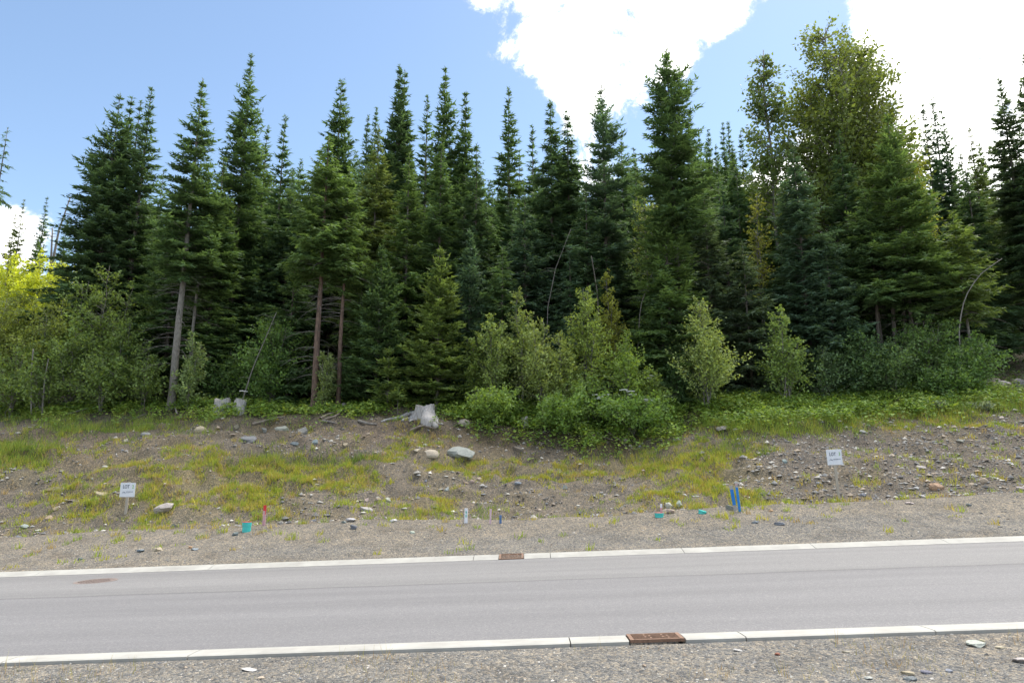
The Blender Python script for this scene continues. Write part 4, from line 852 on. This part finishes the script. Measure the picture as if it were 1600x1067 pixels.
rocks = [
 (312, 676, 18, 12, 'cream', 1, 'round cream stone at the top of the bank left of the split stump'), (386, 689, 32, 9, 'grey', 0, 'long dark grey slab below the split stump'),
 (473, 681, 26, 14, 'grey', 0, 'angular grey block right of the long dark slab'), (441, 671, 24, 7, 'green', 0, 'greenish flat slab above the angular grey block'),
 (491, 696, 16, 9, 'blue', 0, 'pale blue-grey wedge below the angular grey block'), (460, 695, 15, 5, 'slate', 0, 'flat slate-blue stone left of the pale blue-grey wedge'),
 (538, 696, 11, 9, 'tan', 0, 'tan stone alone right of the pale blue-grey wedge'), (413, 677, 9, 9, 'grey', 0, 'small upright grey stone between the two grey slabs'),
 (369, 672, 14, 12, 'brown', 0, 'brownish stone just above the long dark slab'), (725, 666, 19, 13, 'cream', 1, 'round cream boulder right of the big silvery stump'),
 (673, 711, 28, 12, 'cream', 1, 'smooth beige boulder below the big silvery stump'), (719, 716, 43, 18, 'green', 0, 'biggest boulder of the bank, pale greenish, next to the smooth beige one'),
 (651, 706, 15, 6, 'cream', 0, 'low beige stone left of the smooth beige boulder'), (809, 706, 16, 11, 'brown', 0, 'brown stone under the edge of the overhung bank'),
 (196, 693, 12, 9, 'cream', 0, 'cream block at the top of the left bank'), (229, 680, 19, 5, 'grey', 0, 'flat grey slab above the cream block of the left bank'),
 (177, 686, 12, 5, 'pale', 0, 'pale flat stone left of the cream block of the left bank'), (256, 802, 30, 18, 'pale', 0, 'long pale tilted rock low on the bank right of the left sign'),
 (278, 784, 16, 7, 'orange', 0, 'orange-tan stone above the long pale tilted rock'), (156, 775, 25, 8, 'tan', 0, 'flat tan rock left of the left sign'), (87, 798, 17, 8, 'tan', 0, 'tan rock low on the far left bank'),
 (165, 732, 10, 6, 'white', 0, 'small white stone on the grassy left bank'), (74, 814, 14, 8, 'tan', 0, 'tan rock at the foot of the far left bank'), (38, 826, 12, 6, 'pale', 0, 'pale rock at the left end of the bank foot'),
 (98, 775, 12, 6, 'pale', 0, 'pale stone above the tan rocks of the far left bank'), (571, 798, 20, 7, 'pale', 0, 'long pale stone right of the bare gravel mound'), (573, 785, 12, 7, 'cream', 0, 'cream stone just above the long pale stone'),
 (592, 783, 10, 7, 'tan', 0, 'tan stone right of the cream stone above the gravel mound'), (606, 785, 9, 6, 'pale', 0, 'pale pointed stone right of the tan stone above the gravel mound'), (548, 815, 17, 5, 'white', 0, 'whitish flat rock on the lip of the verge behind the gravel mound'),
 (536, 818, 9, 5, 'blue', 0, 'small blue-grey stone beside the whitish rock on the verge lip'), (552, 827, 13, 7, 'slate', 0, 'dark slate stone on the verge in front of the whitish rock'), (616, 816, 14, 5, 'white', 0, 'white stone on the verge lip left of the white stake'),
 (645, 834, 9, 4, 'white', 0, 'white pebble on the verge below the white stake, left of it'), (243, 862, 17, 7, 'cream', 0, 'cream rock on the gravel verge below the left sign'), (219, 863, 12, 4, 'blue', 0, 'blue-grey chip left of the cream rock on the verge'),
 (302, 860, 13, 4, 'blue', 0, 'blue-grey flat stone right of the cream rock on the verge'), (297, 857, 9, 4, 'orange', 0, 'small orange stone right of the cream rock on the verge'), (368, 838, 13, 7, 'slate', 0, 'dark stone left of the teal pipe on the verge'),
 (126, 875, 9, 4, 'slate', 0, 'dark flat stone on the verge near the left kerb'), (882, 765, 18, 7, 'slate', 0, 'dark slate slab on the bank right of the middle stakes'), (809, 757, 11, 6, 'blue', 0, 'slate-blue chip on the middle of the bank'),
 (737, 756, 8, 7, 'tan', 1, 'round tan stone right of the white one on the middle bank'), (728, 757, 8, 5, 'tan', 0, 'tan stone touching the round tan one on the middle bank'), (699, 768, 9, 7, 'white', 0, 'small white rock on the middle bank above the white stake'),
 (750, 750, 10, 5, 'cream', 0, 'cream flat stone above the round tan one on the middle bank'), (664, 755, 9, 5, 'blue', 0, 'bluish stone left of the small white rock on the middle bank'), (605, 783, 8, 5, 'white', 0, 'white chip in the gravel above the verge left of the white stake'),
 (928, 741, 15, 5, 'cream', 0, 'long cream stone on the ledge below the dense bush'), (1057, 690, 10, 7, 'white', 0, 'white stone at the right end of the overhung bank'), (1133, 670, 25, 6, 'grey', 0, 'grey flat slab at the top of the bank above the blue stakes'),
 (1046, 795, 13, 11, 'white', 0, 'left of two white rocks behind the red-rimmed pipe cap'), (1061, 795, 11, 13, 'white', 0, 'right of two white rocks behind the red-rimmed pipe cap'), (1047, 803, 14, 7, 'cream', 0, 'cream rock touching the red-rimmed pipe cap'),
 (1069, 775, 9, 4, 'white', 0, 'white chip above the two white rocks'), (1142, 797, 14, 7, 'grey', 0, 'grey rock at the foot of the blue stakes'), (1206, 800, 8, 4, 'orange', 0, 'small orange stone right of the blue stakes'),
 (1466, 766, 25, 13, 'orange', 0, 'pinkish orange rock low on the right slope'), (1538, 756, 12, 10, 'tan', 1, 'rounded tan rock right of the pinkish orange rock'), (1438, 732, 15, 5, 'pale', 0, 'pale flat stone in the middle of the right slope'),
 (1431, 764, 9, 5, 'pale', 0, 'pale stone left of the pinkish orange rock'), (1441, 778, 10, 5, 'white', 0, 'white stone at the foot of the right slope'), (1350, 776, 14, 6, 'slate', 0, 'dark slate at the foot of the slope right of the right sign'),
 (1281, 757, 10, 5, 'blue', 0, 'blue-grey stone left of the post of the right sign'), (1227, 724, 12, 6, 'blue', 0, 'blue-grey block left of the right sign board'), (1348, 678, 10, 6, 'pale', 0, 'pale stone on the slope right above the right sign'),
 (1420, 788, 14, 4, 'white', 0, 'white flat stone on the right verge lip'), (1218, 821, 14, 5, 'blue', 0, 'grey-blue stone on the right verge'), (1182, 818, 12, 4, 'slate', 0, 'dark stone left of the grey-blue stone on the right verge'), (1515, 791, 9, 4, 'slate', 0, 'dark chip on the right verge lip'),
 (1566, 655, 10, 4, 'white', 0, 'white flat stone at the top of the right slope'), (1595, 768, 12, 8, 'pale', 0, 'pale stone at the right edge of the slope'), (1500, 690, 12, 5, 'grey', 0, 'grey stone high on the right slope'),
 (1553, 607, 20, 17, 'cream', 0, 'cream boulder at the left end of the boulder row by the right edge'), (1573, 608, 36, 17, 'pale', 0, 'pale boulder in the middle of the row by the right edge'), (1600, 608, 26, 18, 'grey', 0, 'grey boulder cut by the right edge of the picture'),
 (1530, 1013, 40, 12, 'pale', 0, 'pale flat slab on the near gravel at lower right'), (1535, 1005, 7, 6, 'cream', 0, 'small pebble lying on the pale flat slab'), (1600, 1037, 34, 12, 'pale', 0, 'pale slab cut by the lower right edge of the picture'),
 (1419, 1057, 17, 8, 'tan', 0, 'tan cobble at the bottom edge right of the middle'), (1427, 1066, 22, 9, 'slate', 0, 'dark grey cobble at the bottom edge beside the tan one'), (1450, 1054, 17, 6, 'slate', 0, 'dark slate cobble right of the tan one at the bottom'),
 (1484, 1052, 14, 6, 'blue', 0, 'blue-grey cobble right of the dark slate one at the bottom'), (1152, 1018, 14, 4, 'pale', 0, 'pale flat pebble on the near gravel right of the drain grate'), (1214, 1024, 9, 5, 'red', 0, 'rust-red pebble on the near gravel'),
 (1322, 1021, 12, 4, 'cream', 0, 'cream flat pebble on the near gravel'), (1360, 1062, 14, 6, 'pale', 0, 'pale flat stone at the bottom edge'), (1565, 1015, 14, 5, 'cream', 0, 'cream pebble right of the pale flat slab'), (406, 1062, 12, 6, 'cream', 0, 'cream pebble on the near gravel at lower left'),
 (388, 1048, 26, 3, 'white', 0, 'long white sliver on the near gravel at lower left'), (1006, 1043, 7, 5, 'tan', 0, 'tan pebble on the near gravel below the drain grate')]
rg = np.random.default_rng(77)
for k, (u, v, w, h, c, rnd, lb) in enumerate(rocks):
    P = hit(u, v - h * .15); dep = P[1] * 1.0; sx = w / F * dep / 2; sz = h / F * dep / 2
    o = obj('boulder' if w >= 18 and P[1] > 12 else 'stone', (RND[k % 3] if rnd else ANG[k % 6]), None, tuple(x * rg.uniform(.92, 1.08) for x in RC[c]))
    flat = h < w * .55
    o.scale = (sx * 1.06, sx * rg.uniform(.7, .95), sz * ((.75 if P[1] < 12 else 1.35) if flat else 1.25)); o.location = (P[0], P[1] + (sx * .2), (.5 * P[2] + .5 * min(P[2], tz(P[0], P[1] - sx * .5)) + sz * .42) if P[1] > 19.3 else P[2] + sz * .4); o.rotation_euler = (rg.uniform(-.12, .12) + (.38 if 19.3 < P[1] < 28 else 0), rg.uniform(-.1, .1) - (.45 if 'tilted' in lb else 0), rg.uniform(-.4, .4))
    tag(o, lb, 'boulder' if w >= 18 and P[1] > 12 else 'stone', 'boulders and stones')

# loose stones too many to count
def loose_stones(name, label, X, Y, S, cols, flat=.6):
    n = len(X); rr = np.random.default_rng(3)
    base = np.array([[1, 0, -.1], [.3, .9, 0], [-.8, .6, .1], [-.9, -.5, -.1], [.2, -1, .05], [0, .1, 1], [.1, 0, -1]]); fc = np.array([[i, (i + 1) % 5, 5] for i in range(5)] + [[(i + 1) % 5, i, 6] for i in range(5)])
    V = base[None] * (1 + .3 * rr.normal(0, 1, (n, 7, 1))) + .15 * rr.normal(0, 1, (n, 7, 3)); V[:, :, 2] *= flat
    a = rr.random(n) * 6.28; ca, sa = np.cos(a)[:, None], np.sin(a)[:, None]; V = np.stack([V[:, :, 0] * ca - V[:, :, 1] * sa, V[:, :, 0] * sa + V[:, :, 1] * ca, V[:, :, 2]], 2)
    Z = terrain(X, Y); V = V * S[:, None, None] + np.stack([X, Y, Z + S * .15], 1)[:, None]
    f = (fc[None] + (np.arange(n) * 7)[:, None, None]).reshape(-1, 3)
    o = obj(name, make_mesh(name, V.reshape(-1, 3), f, M_pebble, {'zone': np.repeat(cols, 7, 0)})); tag(o, label, 'stones', None, 'stuff')
def pebble_mat():
    m, nt, N, L = new_mat('loose_stone'); out = N('ShaderNodeOutputMaterial'); p = N('ShaderNodeBsdfPrincipled'); at = N('ShaderNodeAttribute'); at.attribute_name = 'zone'
    geo = N('ShaderNodeNewGeometry'); no = N('ShaderNodeTexNoise'); no.inputs['Scale'].default_value = 30; L(geo.outputs['Position'], no.inputs['Vector'])
    r = ramp(N, [(.3, (.8, .8, .8)), (.7, (1.15, 1.15, 1.15))]); L(no.outputs[0], r.inputs[0]); k = N('ShaderNodeVectorMath'); k.operation = 'MULTIPLY'; L(at.outputs['Color'], k.inputs[0]); L(r.outputs[0], k.inputs[1])
    L(k.outputs[0], p.inputs['Base Color']); p.inputs['Roughness'].default_value = .9; p.inputs['Specular IOR Level'].default_value = .2; L(p.outputs[0], out.inputs['Surface']); return m
M_pebble = pebble_mat()
PAL = np.array([(.20, .195, .19), (.27, .26, .245), (.18, .185, .20), (.34, .28, .22), (.42, .40, .36), (.24, .20, .165), (.54, .51, .47)]); PW = np.array([.25, .25, .06, .17, .12, .10, .05])
rg = np.random.default_rng(21)
def sample(n, x0, x1, y0, y1):
    Y = rg.uniform(y0, y1, n); X = rg.uniform(x0, x1, n) * Y; return X, Y
n = 40000; X, Y = sample(n, -.80, .82, 19.3, 27); U, Vv = project(X, Y, terrain(X, Y)); w = np.clip(.32 + (U > 1150) * .5 + .5 * vnoise(X * .8, Y * .8, 3) - .5 * gauss(U, Vv, G_GREEN) - .25 * gauss(U, Vv, G_YELLOW), .04, 1)
kp = rg.random(n) < w; X, Y = X[kp], Y[kp]; S = np.clip(rg.lognormal(-3.85, .6, len(X)), .010, .10)
loose_stones('loose_bank_stones', 'loose small stones scattered over the bank', X, Y, S, PAL[rg.choice(7, len(X), p=PW)] * rg.uniform(.72, 1.35, (len(X), 1)))
n = 7000; X, Y = sample(n, -.80, .82, 15.5, 19.2); S = np.clip(rg.lognormal(-4.7, .5, n), .006, .045)
loose_stones('loose_verge_stones', 'loose pebbles scattered over the gravel verge', X, Y, S, PAL[rg.choice(7, n, p=PW)] * rg.uniform(.72, 1.08, (n, 1)))
n = 10000; X, Y = sample(n, -.80, .82, 5.9, YN2 - .03); S = np.clip(rg.lognormal(-5.2, .45, n), .003, .022)
loose_stones('loose_shoulder_stones', 'loose pebbles of the near gravel shoulder', X, Y, S, PAL[rg.choice(7, n, p=PW)] * rg.uniform(.65, 1.05, (n, 1)))

# ------------------------------------------------------------------ grass and ground cover
def grass(name, label, X, Y, hgt, per, cols, wid=.012, spread=.07, kindcat='grass'):
    n = len(X); rr = np.random.default_rng(9); bi = np.repeat(np.arange(n), per); m = len(bi)
    bx = X[bi] + rr.normal(0, spread, m); by = Y[bi] + rr.normal(0, spread, m); bz = terrain(bx, by) - .01
    h = hgt[bi] * (.45 + .75 * rr.random(m)); a = rr.random(m) * 6.28; lx = h * .45 * rr.normal(0, 1, m) * .7; ly = h * .45 * rr.normal(0, 1, m) * .7
    B = np.stack([bx, by, bz], 1); S = np.stack([np.cos(a), np.sin(a), 0 * a], 1) * (wid * (.7 + .6 * rr.random(m)))[:, None]
    T = B + np.stack([lx, ly, h], 1)
    V = np.stack([B - S, B + S, T], 1).reshape(-1, 3); f = np.arange(m * 3).reshape(-1, 3)
    c = cols[bi] * rr.uniform(.7, 1.3, (m, 1)); o = obj(name, make_mesh(name, V, f, M_grassc, {'zone': np.repeat(c, 3, 0)})); tag(o, label, kindcat, None, 'stuff')
def attr_leaf(name, trans):
    m = leaf_mat(name, trans); nt = m.node_tree
    oi = [n for n in nt.nodes if n.type == 'OBJECT_INFO'][0]; at = [n for n in nt.nodes if n.type == 'ATTRIBUTE'][0]
    a2 = nt.nodes.new('ShaderNodeAttribute'); a2.attribute_name = 'zone'; sc_ = [n for n in nt.nodes if n.type == 'VECT_MATH' and n.operation == 'SCALE'][0]
    nt.links.new(a2.outputs['Color'], sc_.inputs[0]); mr = [n for n in nt.nodes if n.type == 'MAP_RANGE'][0]; nt.links.remove(mr.inputs['Value'].links[0]); mr.inputs['Value'].default_value = .5
    return m
M_grassc = attr_leaf('grass_blade', .35); M_cover = attr_leaf('ground_cover_leaf', .4)
n = 60000; X, Y = sample(n, -.84, .86, 15.6, 31); U, Vv = project(X, Y, terrain(X, Y)); patch = vnoise(X * 1.3, Y * 1.3, 91) + .6 * vnoise(X * 3.1, Y * 3.1, 92)
dy = gauss(U, Vv, G_YELLOW) * np.clip(.55 + 1.5 * patch, 0, 1.6) + .03; dy = dy * np.clip(.35 + 2.2 * np.clip(patch + .12, 0, 1), 0, 1.5); kp = rg.random(n) < np.clip(dy * 1.3, 0, 1) * np.where(Y < 19, .22, 1)
xk, yk = X[kp], Y[kp]; cc = np.array([(.29, .29, .045), (.22, .27, .045), (.33, .27, .075), (.17, .23, .04), (.28, .21, .11)])[rg.choice(5, len(xk), p=[.32, .27, .16, .15, .10])]
grass('yellow_grass', 'sparse yellow-green grass tufts on the bank', xk, yk, rg.uniform(.06, .20, len(xk)), 18, cc * 1.5, .0105, .07)
dg = gauss(U, Vv, G_GREEN) * np.clip(.7 + 1.2 * patch, 0, 1.6); kp = rg.random(n) < np.clip(dg * .55, 0, 1)
xk, yk = X[kp], Y[kp]; cc = 1.3 * np.array([(.17, .24, .04), (.21, .27, .045), (.12, .19, .04), (.26, .26, .06)])[rg.choice(4, len(xk))]
grass('green_grass', 'taller green grass along the top of the bank', xk, yk, rg.uniform(.14, .38, len(xk)), 16, cc, .009, .12)
n2 = 1500; X2, Y2 = sample(n2, -.8, .82, 6.0, 7.35); kp = rg.random(n2) < np.clip(.12 + 1.2 * vnoise(X2 * 1.2, Y2 * 1.5, 95), 0, 1)
xk, yk = X2[kp], Y2[kp]; cc = np.array([(.36, .30, .12), (.30, .28, .08), (.36, .24, .12)])[rg.choice(3, len(xk))]
grass('dry_grass', 'thin dry grass stalks on the near gravel shoulder', xk, yk, rg.uniform(.05, .17, len(xk)), 3, cc, .0022, .03)
dc = gauss(U, Vv, G_COVER) * np.clip(.75 + 1.3 * patch, 0, 1.7); kp = (rg.random(n) < np.clip(dc * .75, 0, 1)) & (Y > 24.5)
xk, yk = X[kp], Y[kp]
def cover(name, label, xk, yk, hmax, per, cols, leaf):
    rr = np.random.default_rng(12); n = len(xk); bi = np.repeat(np.arange(n), per); m = len(bi); hh = hmax * (.35 + .65 * rr.random(n))
    w = rr.random(m) ** .6; x = xk[bi] + rr.normal(0, .12, m); y = yk[bi] + rr.normal(0, .12, m); z = terrain(x, y) + .03 + hh[bi] * w
    D = nrm(np.stack([rr.normal(0, 1, m), rr.normal(0, 1, m) - .3, rr.normal(-.1, .35, m)], 1)); Nn = nrm(np.stack([rr.normal(0, .4, m), rr.normal(0, .4, m) - .2, np.ones(m)], 1)); L = leaf * (.6 + .8 * rr.random(m))
    V, q = pieces(np.stack([x, y, z], 1), D, Nn, L, L * .75, .45, .12); c = cols[bi] * rr.uniform(.7, 1.35, (m, 1)); o = obj(name, make_mesh(name, V, q, M_cover, {'zone': np.repeat(c, 4, 0)})); tag(o, label, 'ground cover', None, 'stuff')
cc = 1.6 * np.array([(.11, .18, .035), (.14, .21, .04), (.09, .15, .035), (.18, .24, .05)])[rg.choice(4, len(xk))]
cover('ground_cover', 'leafy green ground cover along the top of the bank', xk, yk, .5, 10, cc, .115)
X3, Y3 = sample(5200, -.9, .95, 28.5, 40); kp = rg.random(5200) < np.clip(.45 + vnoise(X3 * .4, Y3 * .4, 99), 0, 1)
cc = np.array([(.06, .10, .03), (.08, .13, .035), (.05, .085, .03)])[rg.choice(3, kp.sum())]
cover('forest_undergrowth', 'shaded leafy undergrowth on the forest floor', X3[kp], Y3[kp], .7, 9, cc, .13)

# cow parsnips with white flower heads
for lb, (u, v, hh, heads) in zip(['white-flowered tall herb at the left of the group in front of the central thicket', 'white-flowered tall herb in the middle of the group before the central thicket', 'white-flowered tall herb at the right end of the group before the central thicket',
                                  'white-flowered tall herb deeper in the thicket right of the orange-tipped sapling', 'single white-flowered herb near the leaning grey pole'],
                                 [(938, 668, 1.15, [(-.2, 0), (.02, -.1), (-.08, -.16), (.25, 0)]), (980, 668, 1.25, [(-.15, .05), (.12, 0), (.18, -.12)]), (1008, 668, .95, [(-.05, 0), (.1, -.05)]), (1014, 645, 1.25, [(-.08, 0), (.05, -.1), (.02, .1)]), (386, 640, .65, [(0, 0)])]):
    hh *= 1.1; P = hit(u, v); root = thing('flowering_herb', lb, 'plant', P, 'white-flowered herbs'); rr = np.random.default_rng(u); g = Geo()
    for (dx, dz) in heads:
        fl = Geo()
        top = np.array([dx, rr.normal(0, .08) - .45, hh + dz]); g.tube(np.array([[0, 0, -.05], top * [.5, .5, .55], top]), [.014, .011, .007], 5)
        for k in range(16):
            r = .16 * math.sqrt(rr.random()); a = rr.random() * 6.28; c = top + [r * math.cos(a), r * math.sin(a), .02 - r * .15]; fl.box(c, (.06, .06, .03))
        obj('flower_head', fl.mesh('flower_head', M_petal), root)
    obj('stalk', g.mesh('stalk', plain_mat('herb_stalk', (.12, .17, .06), .7), True), root)
    m = 26; a = rr.random(m) * 6.28; el = rr.uniform(.0, .6, m); D = np.stack([np.cos(a) * np.cos(el), np.sin(a) * np.cos(el), np.sin(el) * .4 - .1], 1)
    V, q = pieces(np.stack([.1 * np.cos(a), .1 * np.sin(a), rr.uniform(.15, hh * .75, m)], 1), nrm(D), nrm(rr.normal(0, .3, (m, 3)) + [0, -.3, 1]), rr.uniform(.2, .38, m), rr.uniform(.16, .28, m)); obj('leaves', make_mesh('herb_leaves', V, q, M_leaf, {'tint': np.repeat(rr.random(m), 4)}), root, (.10, .17, .045))
# silver-green weed tufts on the right slope crest
for lb, (u, v, s) in zip(['silvery weed clump at the top of the right slope, left one', 'silvery weed clump at the top of the right slope, right one', 'low silvery weed between the two silvery clumps'], [(1468, 640, .35), (1542, 641, .34), (1520, 640, .25)]):
    P = hit(u, v); root = thing('weed_clump', lb, 'plant', P, 'silvery weeds on the right slope'); rr = np.random.default_rng(u); m = 160; a = rr.random(m) * 6.28; D = nrm(np.stack([np.cos(a) * .6, np.sin(a) * .6, rr.uniform(.3, 1, m)], 1)); st = np.stack([rr.normal(0, s * .35, m), rr.normal(0, s * .3, m), rr.uniform(0, s * .8, m)], 1)
    V, q = pieces(st, D, nrm(rr.normal(0, 1, (m, 3))), np.full(m, .14), np.full(m, .05)); obj('leaves', make_mesh('weed_leaves', V, q, M_leaf, {'tint': np.repeat(rr.random(m), 4)}), root, (.26, .32, .22))
    g = Geo()
    for k in range(6): g.tube(np.array([[0, 0, -.03], [rr.normal(0, s * .3), rr.normal(0, s * .3), s]]), [.008, .003], 4)
    obj('stems', g.mesh('weed_stems', M_bark_pale), root)

# ------------------------------------------------------------------ lot signs
def text_mesh(s, size, mat, bold=.012):
    cu = bpy.data.curves.new('text', 'FONT'); cu.body = s; cu.size = size; cu.align_x = 'CENTER'; cu.align_y = 'CENTER'; cu.extrude = .0015; cu.offset = bold * size; cu.resolution_u = 3
    t = bpy.data.objects.new('t', cu); COL.objects.link(t); bpy.context.view_layer.update(); me = bpy.data.meshes.new_from_object(t.evaluated_get(bpy.context.evaluated_depsgraph_get()))
    bpy.data.objects.remove(t); me.materials.clear(); me.materials.append(mat); return me
def lot_sign(label, u, vb, vc, Y, w, h, num, tilt, postw, cap):
    base = hit(u, vb); X, Y, zb = base; zc = at_depth(u, vc, Y)[2] - zb
    root = thing('lot_sign', label, 'sign', (X, Y, zb - .03)); root.rotation_euler = (0, tilt, 0)
    g = Geo(); top = zc + h / 2 + (.03 if cap else -.02); g.box((0, .03, top / 2 - .15), (postw, .035, top + .3)); obj('post', g.mesh('sign_post', M_post), root)
    bm = bmesh.new(); bmesh.ops.create_cube(bm, size=1)
    for v in bm.verts: v.co = (v.co.x * w, v.co.y * .008, v.co.z * h + zc)
    bmesh.ops.bevel(bm, geom=bm.edges[:], offset=.002, segments=1, affect='EDGES'); me = bpy.data.meshes.new('sign_board'); bm.to_mesh(me); bm.free(); me.materials.append(M_board); b = obj('board', me, root)
    for s, x, z, sz, mt in (('LOT', -.05 * w / .46, .09, .145, M_ink), (num, .16 * w / .46, .09, .145, M_green_ink)):
        t = obj('lettering', text_mesh(s, sz * w / .46, mt, .015), b); t.rotation_euler = (math.pi / 2, 0, 0); t.location = (x, -.0065, zc + z * w / .46); t.scale = (.72 if s == 'LOT' else .8, 1, 1)
    g = Geo()       # mountain-like mark and the fine grey line of print beside it
    for a, b2 in (((-.15, -.09), (-.11, -.05)), ((-.11, -.05), (-.08, -.085)), ((-.10, -.085), (-.075, -.06)), ((-.075, -.06), (-.05, -.095))): 
        A, B = np.array([a[0], -.006, zc + a[1]]), np.array([b2[0], -.006, zc + b2[1]]); g.tube(np.array([A, B]), [.006, .006], 4)
    for k, ww in enumerate((.03, .022, .028, .03, .02, .028)): g.box((-.02 + .034 * k, -.0055, zc - .055), (ww, .003, .022))
    for k in range(4): g.box((-.02 + .026 * k, -.0055, zc - .088), (.018, .003, .007))
    obj('logo', g.mesh('sign_logo', M_grey_ink), b)
lot_sign('white lot sign numbered 2 on a timber post, left end of the bank', 195, 806, 763.5, 20.1, .455, .415, '2', -.0, .075, True)
lot_sign('white lot sign numbered 3 on a leaning timber post, right slope', 1312, 782, 712.5, 19.7, .43, .43, '3', -.03, .075, False)

# ------------------------------------------------------------------ survey stakes and pipes
def stake(name, label, u, vb, vt, Y, w, segs, tilt=0, thick=.02, extra=None, cat='stake'):
    b = hit(u, vb); Y = b[1]; zb = b[2]; H = max(.15, at_depth(u, vt, Y)[2] - zb); root = thing(name, label, cat, (b[0], Y, zb), 'survey stakes on the verge'); root.rotation_euler = (0, tilt, 0)
    z = -.12 / H
    for nm, a, b2, mt in segs:
        a = z if a == 0 else a; g = Geo(); g.box((0, 0, (a + b2) / 2 * H), (w, thick, (b2 - a) * H)); obj(nm, g.mesh(nm, mt), root)
    if extra: extra(root, H)
    return root
def red_extra(root, H):
    g = Geo(); g.box((w_ := .026, -.0125, H * .64), (.02, .004, H * .22)); obj('paint_run', g.mesh('paint_run', M_red), root)
stake('survey_stake', 'red-topped survey stake beside the tall teal pipe', 412, 821, 789, 18.75, .075, [('shaft', 0, .72, M_redfade), ('painted_top', .7205, 1, M_red)], .0, .022, red_extra)
def marks(root, H):
    g = Geo(); g.box((0, -.0115, H * .78), (.03, .003, .05)); g.box((.01, -.0115, H * .70), (.012, .003, .05)); g.box((0, -.0115, H * .5), (.03, .003, .06)); obj('marker_writing', g.mesh('marker_writing', M_tealink), root)
stake('survey_stake', 'white survey stake with teal marks on the verge lip', 728, 817, 795, 18.55, .085, [('shaft', 0, 1.06, M_white)], .01, .02, marks)
stake('survey_stake', 'thin pale pink survey stake right of the white one', 766, 818, 795, 18.6, .05, [('shaft', 0, 1, M_pink)], .03, .03)
stake('marker_post', 'short dull blue marker post right of the pink stake', 782, 818, 804, 18.6, .06, [('shaft', 0, .97, M_slateblue)], .0, .05)
stake('survey_stake', 'left of the two blue stakes, leaning left with a bare top', 1149, 798, 758, 19.0, .085, [('foot', 0, .22, M_weather), ('painted_shaft', .2205, .84, M_blue), ('bare_top', .8405, 1, M_weather)], -.12, .022)
stake('survey_stake', 'right and taller of the two blue stakes', 1156, 799, 756, 18.85, .062, [('painted_shaft', 0, .88, M_blue), ('bare_top', .8805, .97, M_weather), ('red_tip', .9705, 1, M_redfade)], -.07, .03)
stake('short_stake', 'short red and white stake behind the red-rimmed pipe cap', 1033, 802, 787, 18.85, .05, [('shaft', 0, .6, M_redfade), ('painted_top', .6005, 1, M_white)], .04, .03)
def pipe(name, label, u, vb, Y, r, h, cap=True, lean=0):
    b = hit(u, vb); Y = b[1]; zb = b[2]; root = thing(name, label, 'pipe', (b[0], Y, zb), 'teal drain pipes on the verge'); root.rotation_euler = (lean * .5, lean, 0)
    n = 28; th = np.arange(n) * 2 * math.pi / n
    def ring(nm, prof, mt):
        V = np.concatenate([np.stack([q[0] * np.cos(th), q[0] * np.sin(th), np.full(n, q[1])], 1) for q in prof]); j = np.arange(n); j2 = (j + 1) % n
        g = Geo(); g.add(V, np.concatenate([np.stack([k * n + j, k * n + j2, (k + 1) * n + j2, (k + 1) * n + j], 1) for k in range(len(prof) - 1)])); obj(nm, g.mesh(nm, mt, False), root)
    ring('pipe_wall', [(r * .96, -.15), (r * .96, h * .55)], M_teal); ring('collar', [(r * .97, h * .551), (r * 1.04, h * .56), (r * 1.04, h * .97), (r * .95, h * .98)], M_teal)
    ring('red_rim', [(r * 1.03, h * .982), (r * 1.035, h), (r * .8, h + .004), (r * .8, h * .985)], M_red if cap else M_teal); ring('lid', [(r * .799, h * .985), (r * .3, h * .97), (.002, h * .97)], M_redfade if cap else M_teal)
pipe('drain_pipe', 'tall teal drain pipe with red rim, left on the verge', 385, 830, 18.2, .115, .24)
pipe('drain_pipe', 'low teal pipe cap with red rim on the verge right of the middle', 1030, 807, 18.55, .115, .10)
pipe('drain_pipe', 'half buried teal pipe end between the pipe cap and the blue stakes', 1097, 802, 18.75, .10, .07, False, .25)
P = hit(1545, 572); root = thing('marker_stake', 'stake with orange ribbon at the right end of the forest edge', 'stake', P); g = Geo(); g.box((0, 0, .3), (.03, .03, .8)); obj('shaft', g.mesh('ribbon_stake', M_weather), root)
g = Geo(); g.box((0, -.02, .62), (.05, .006, .16), [[.97, 0, .2], [0, 1, 0], [-.2, 0, .97]]); g.box((.03, -.024, .5), (.04, .006, .18)); obj('ribbon', g.mesh('ribbon', M_ribbon), root)
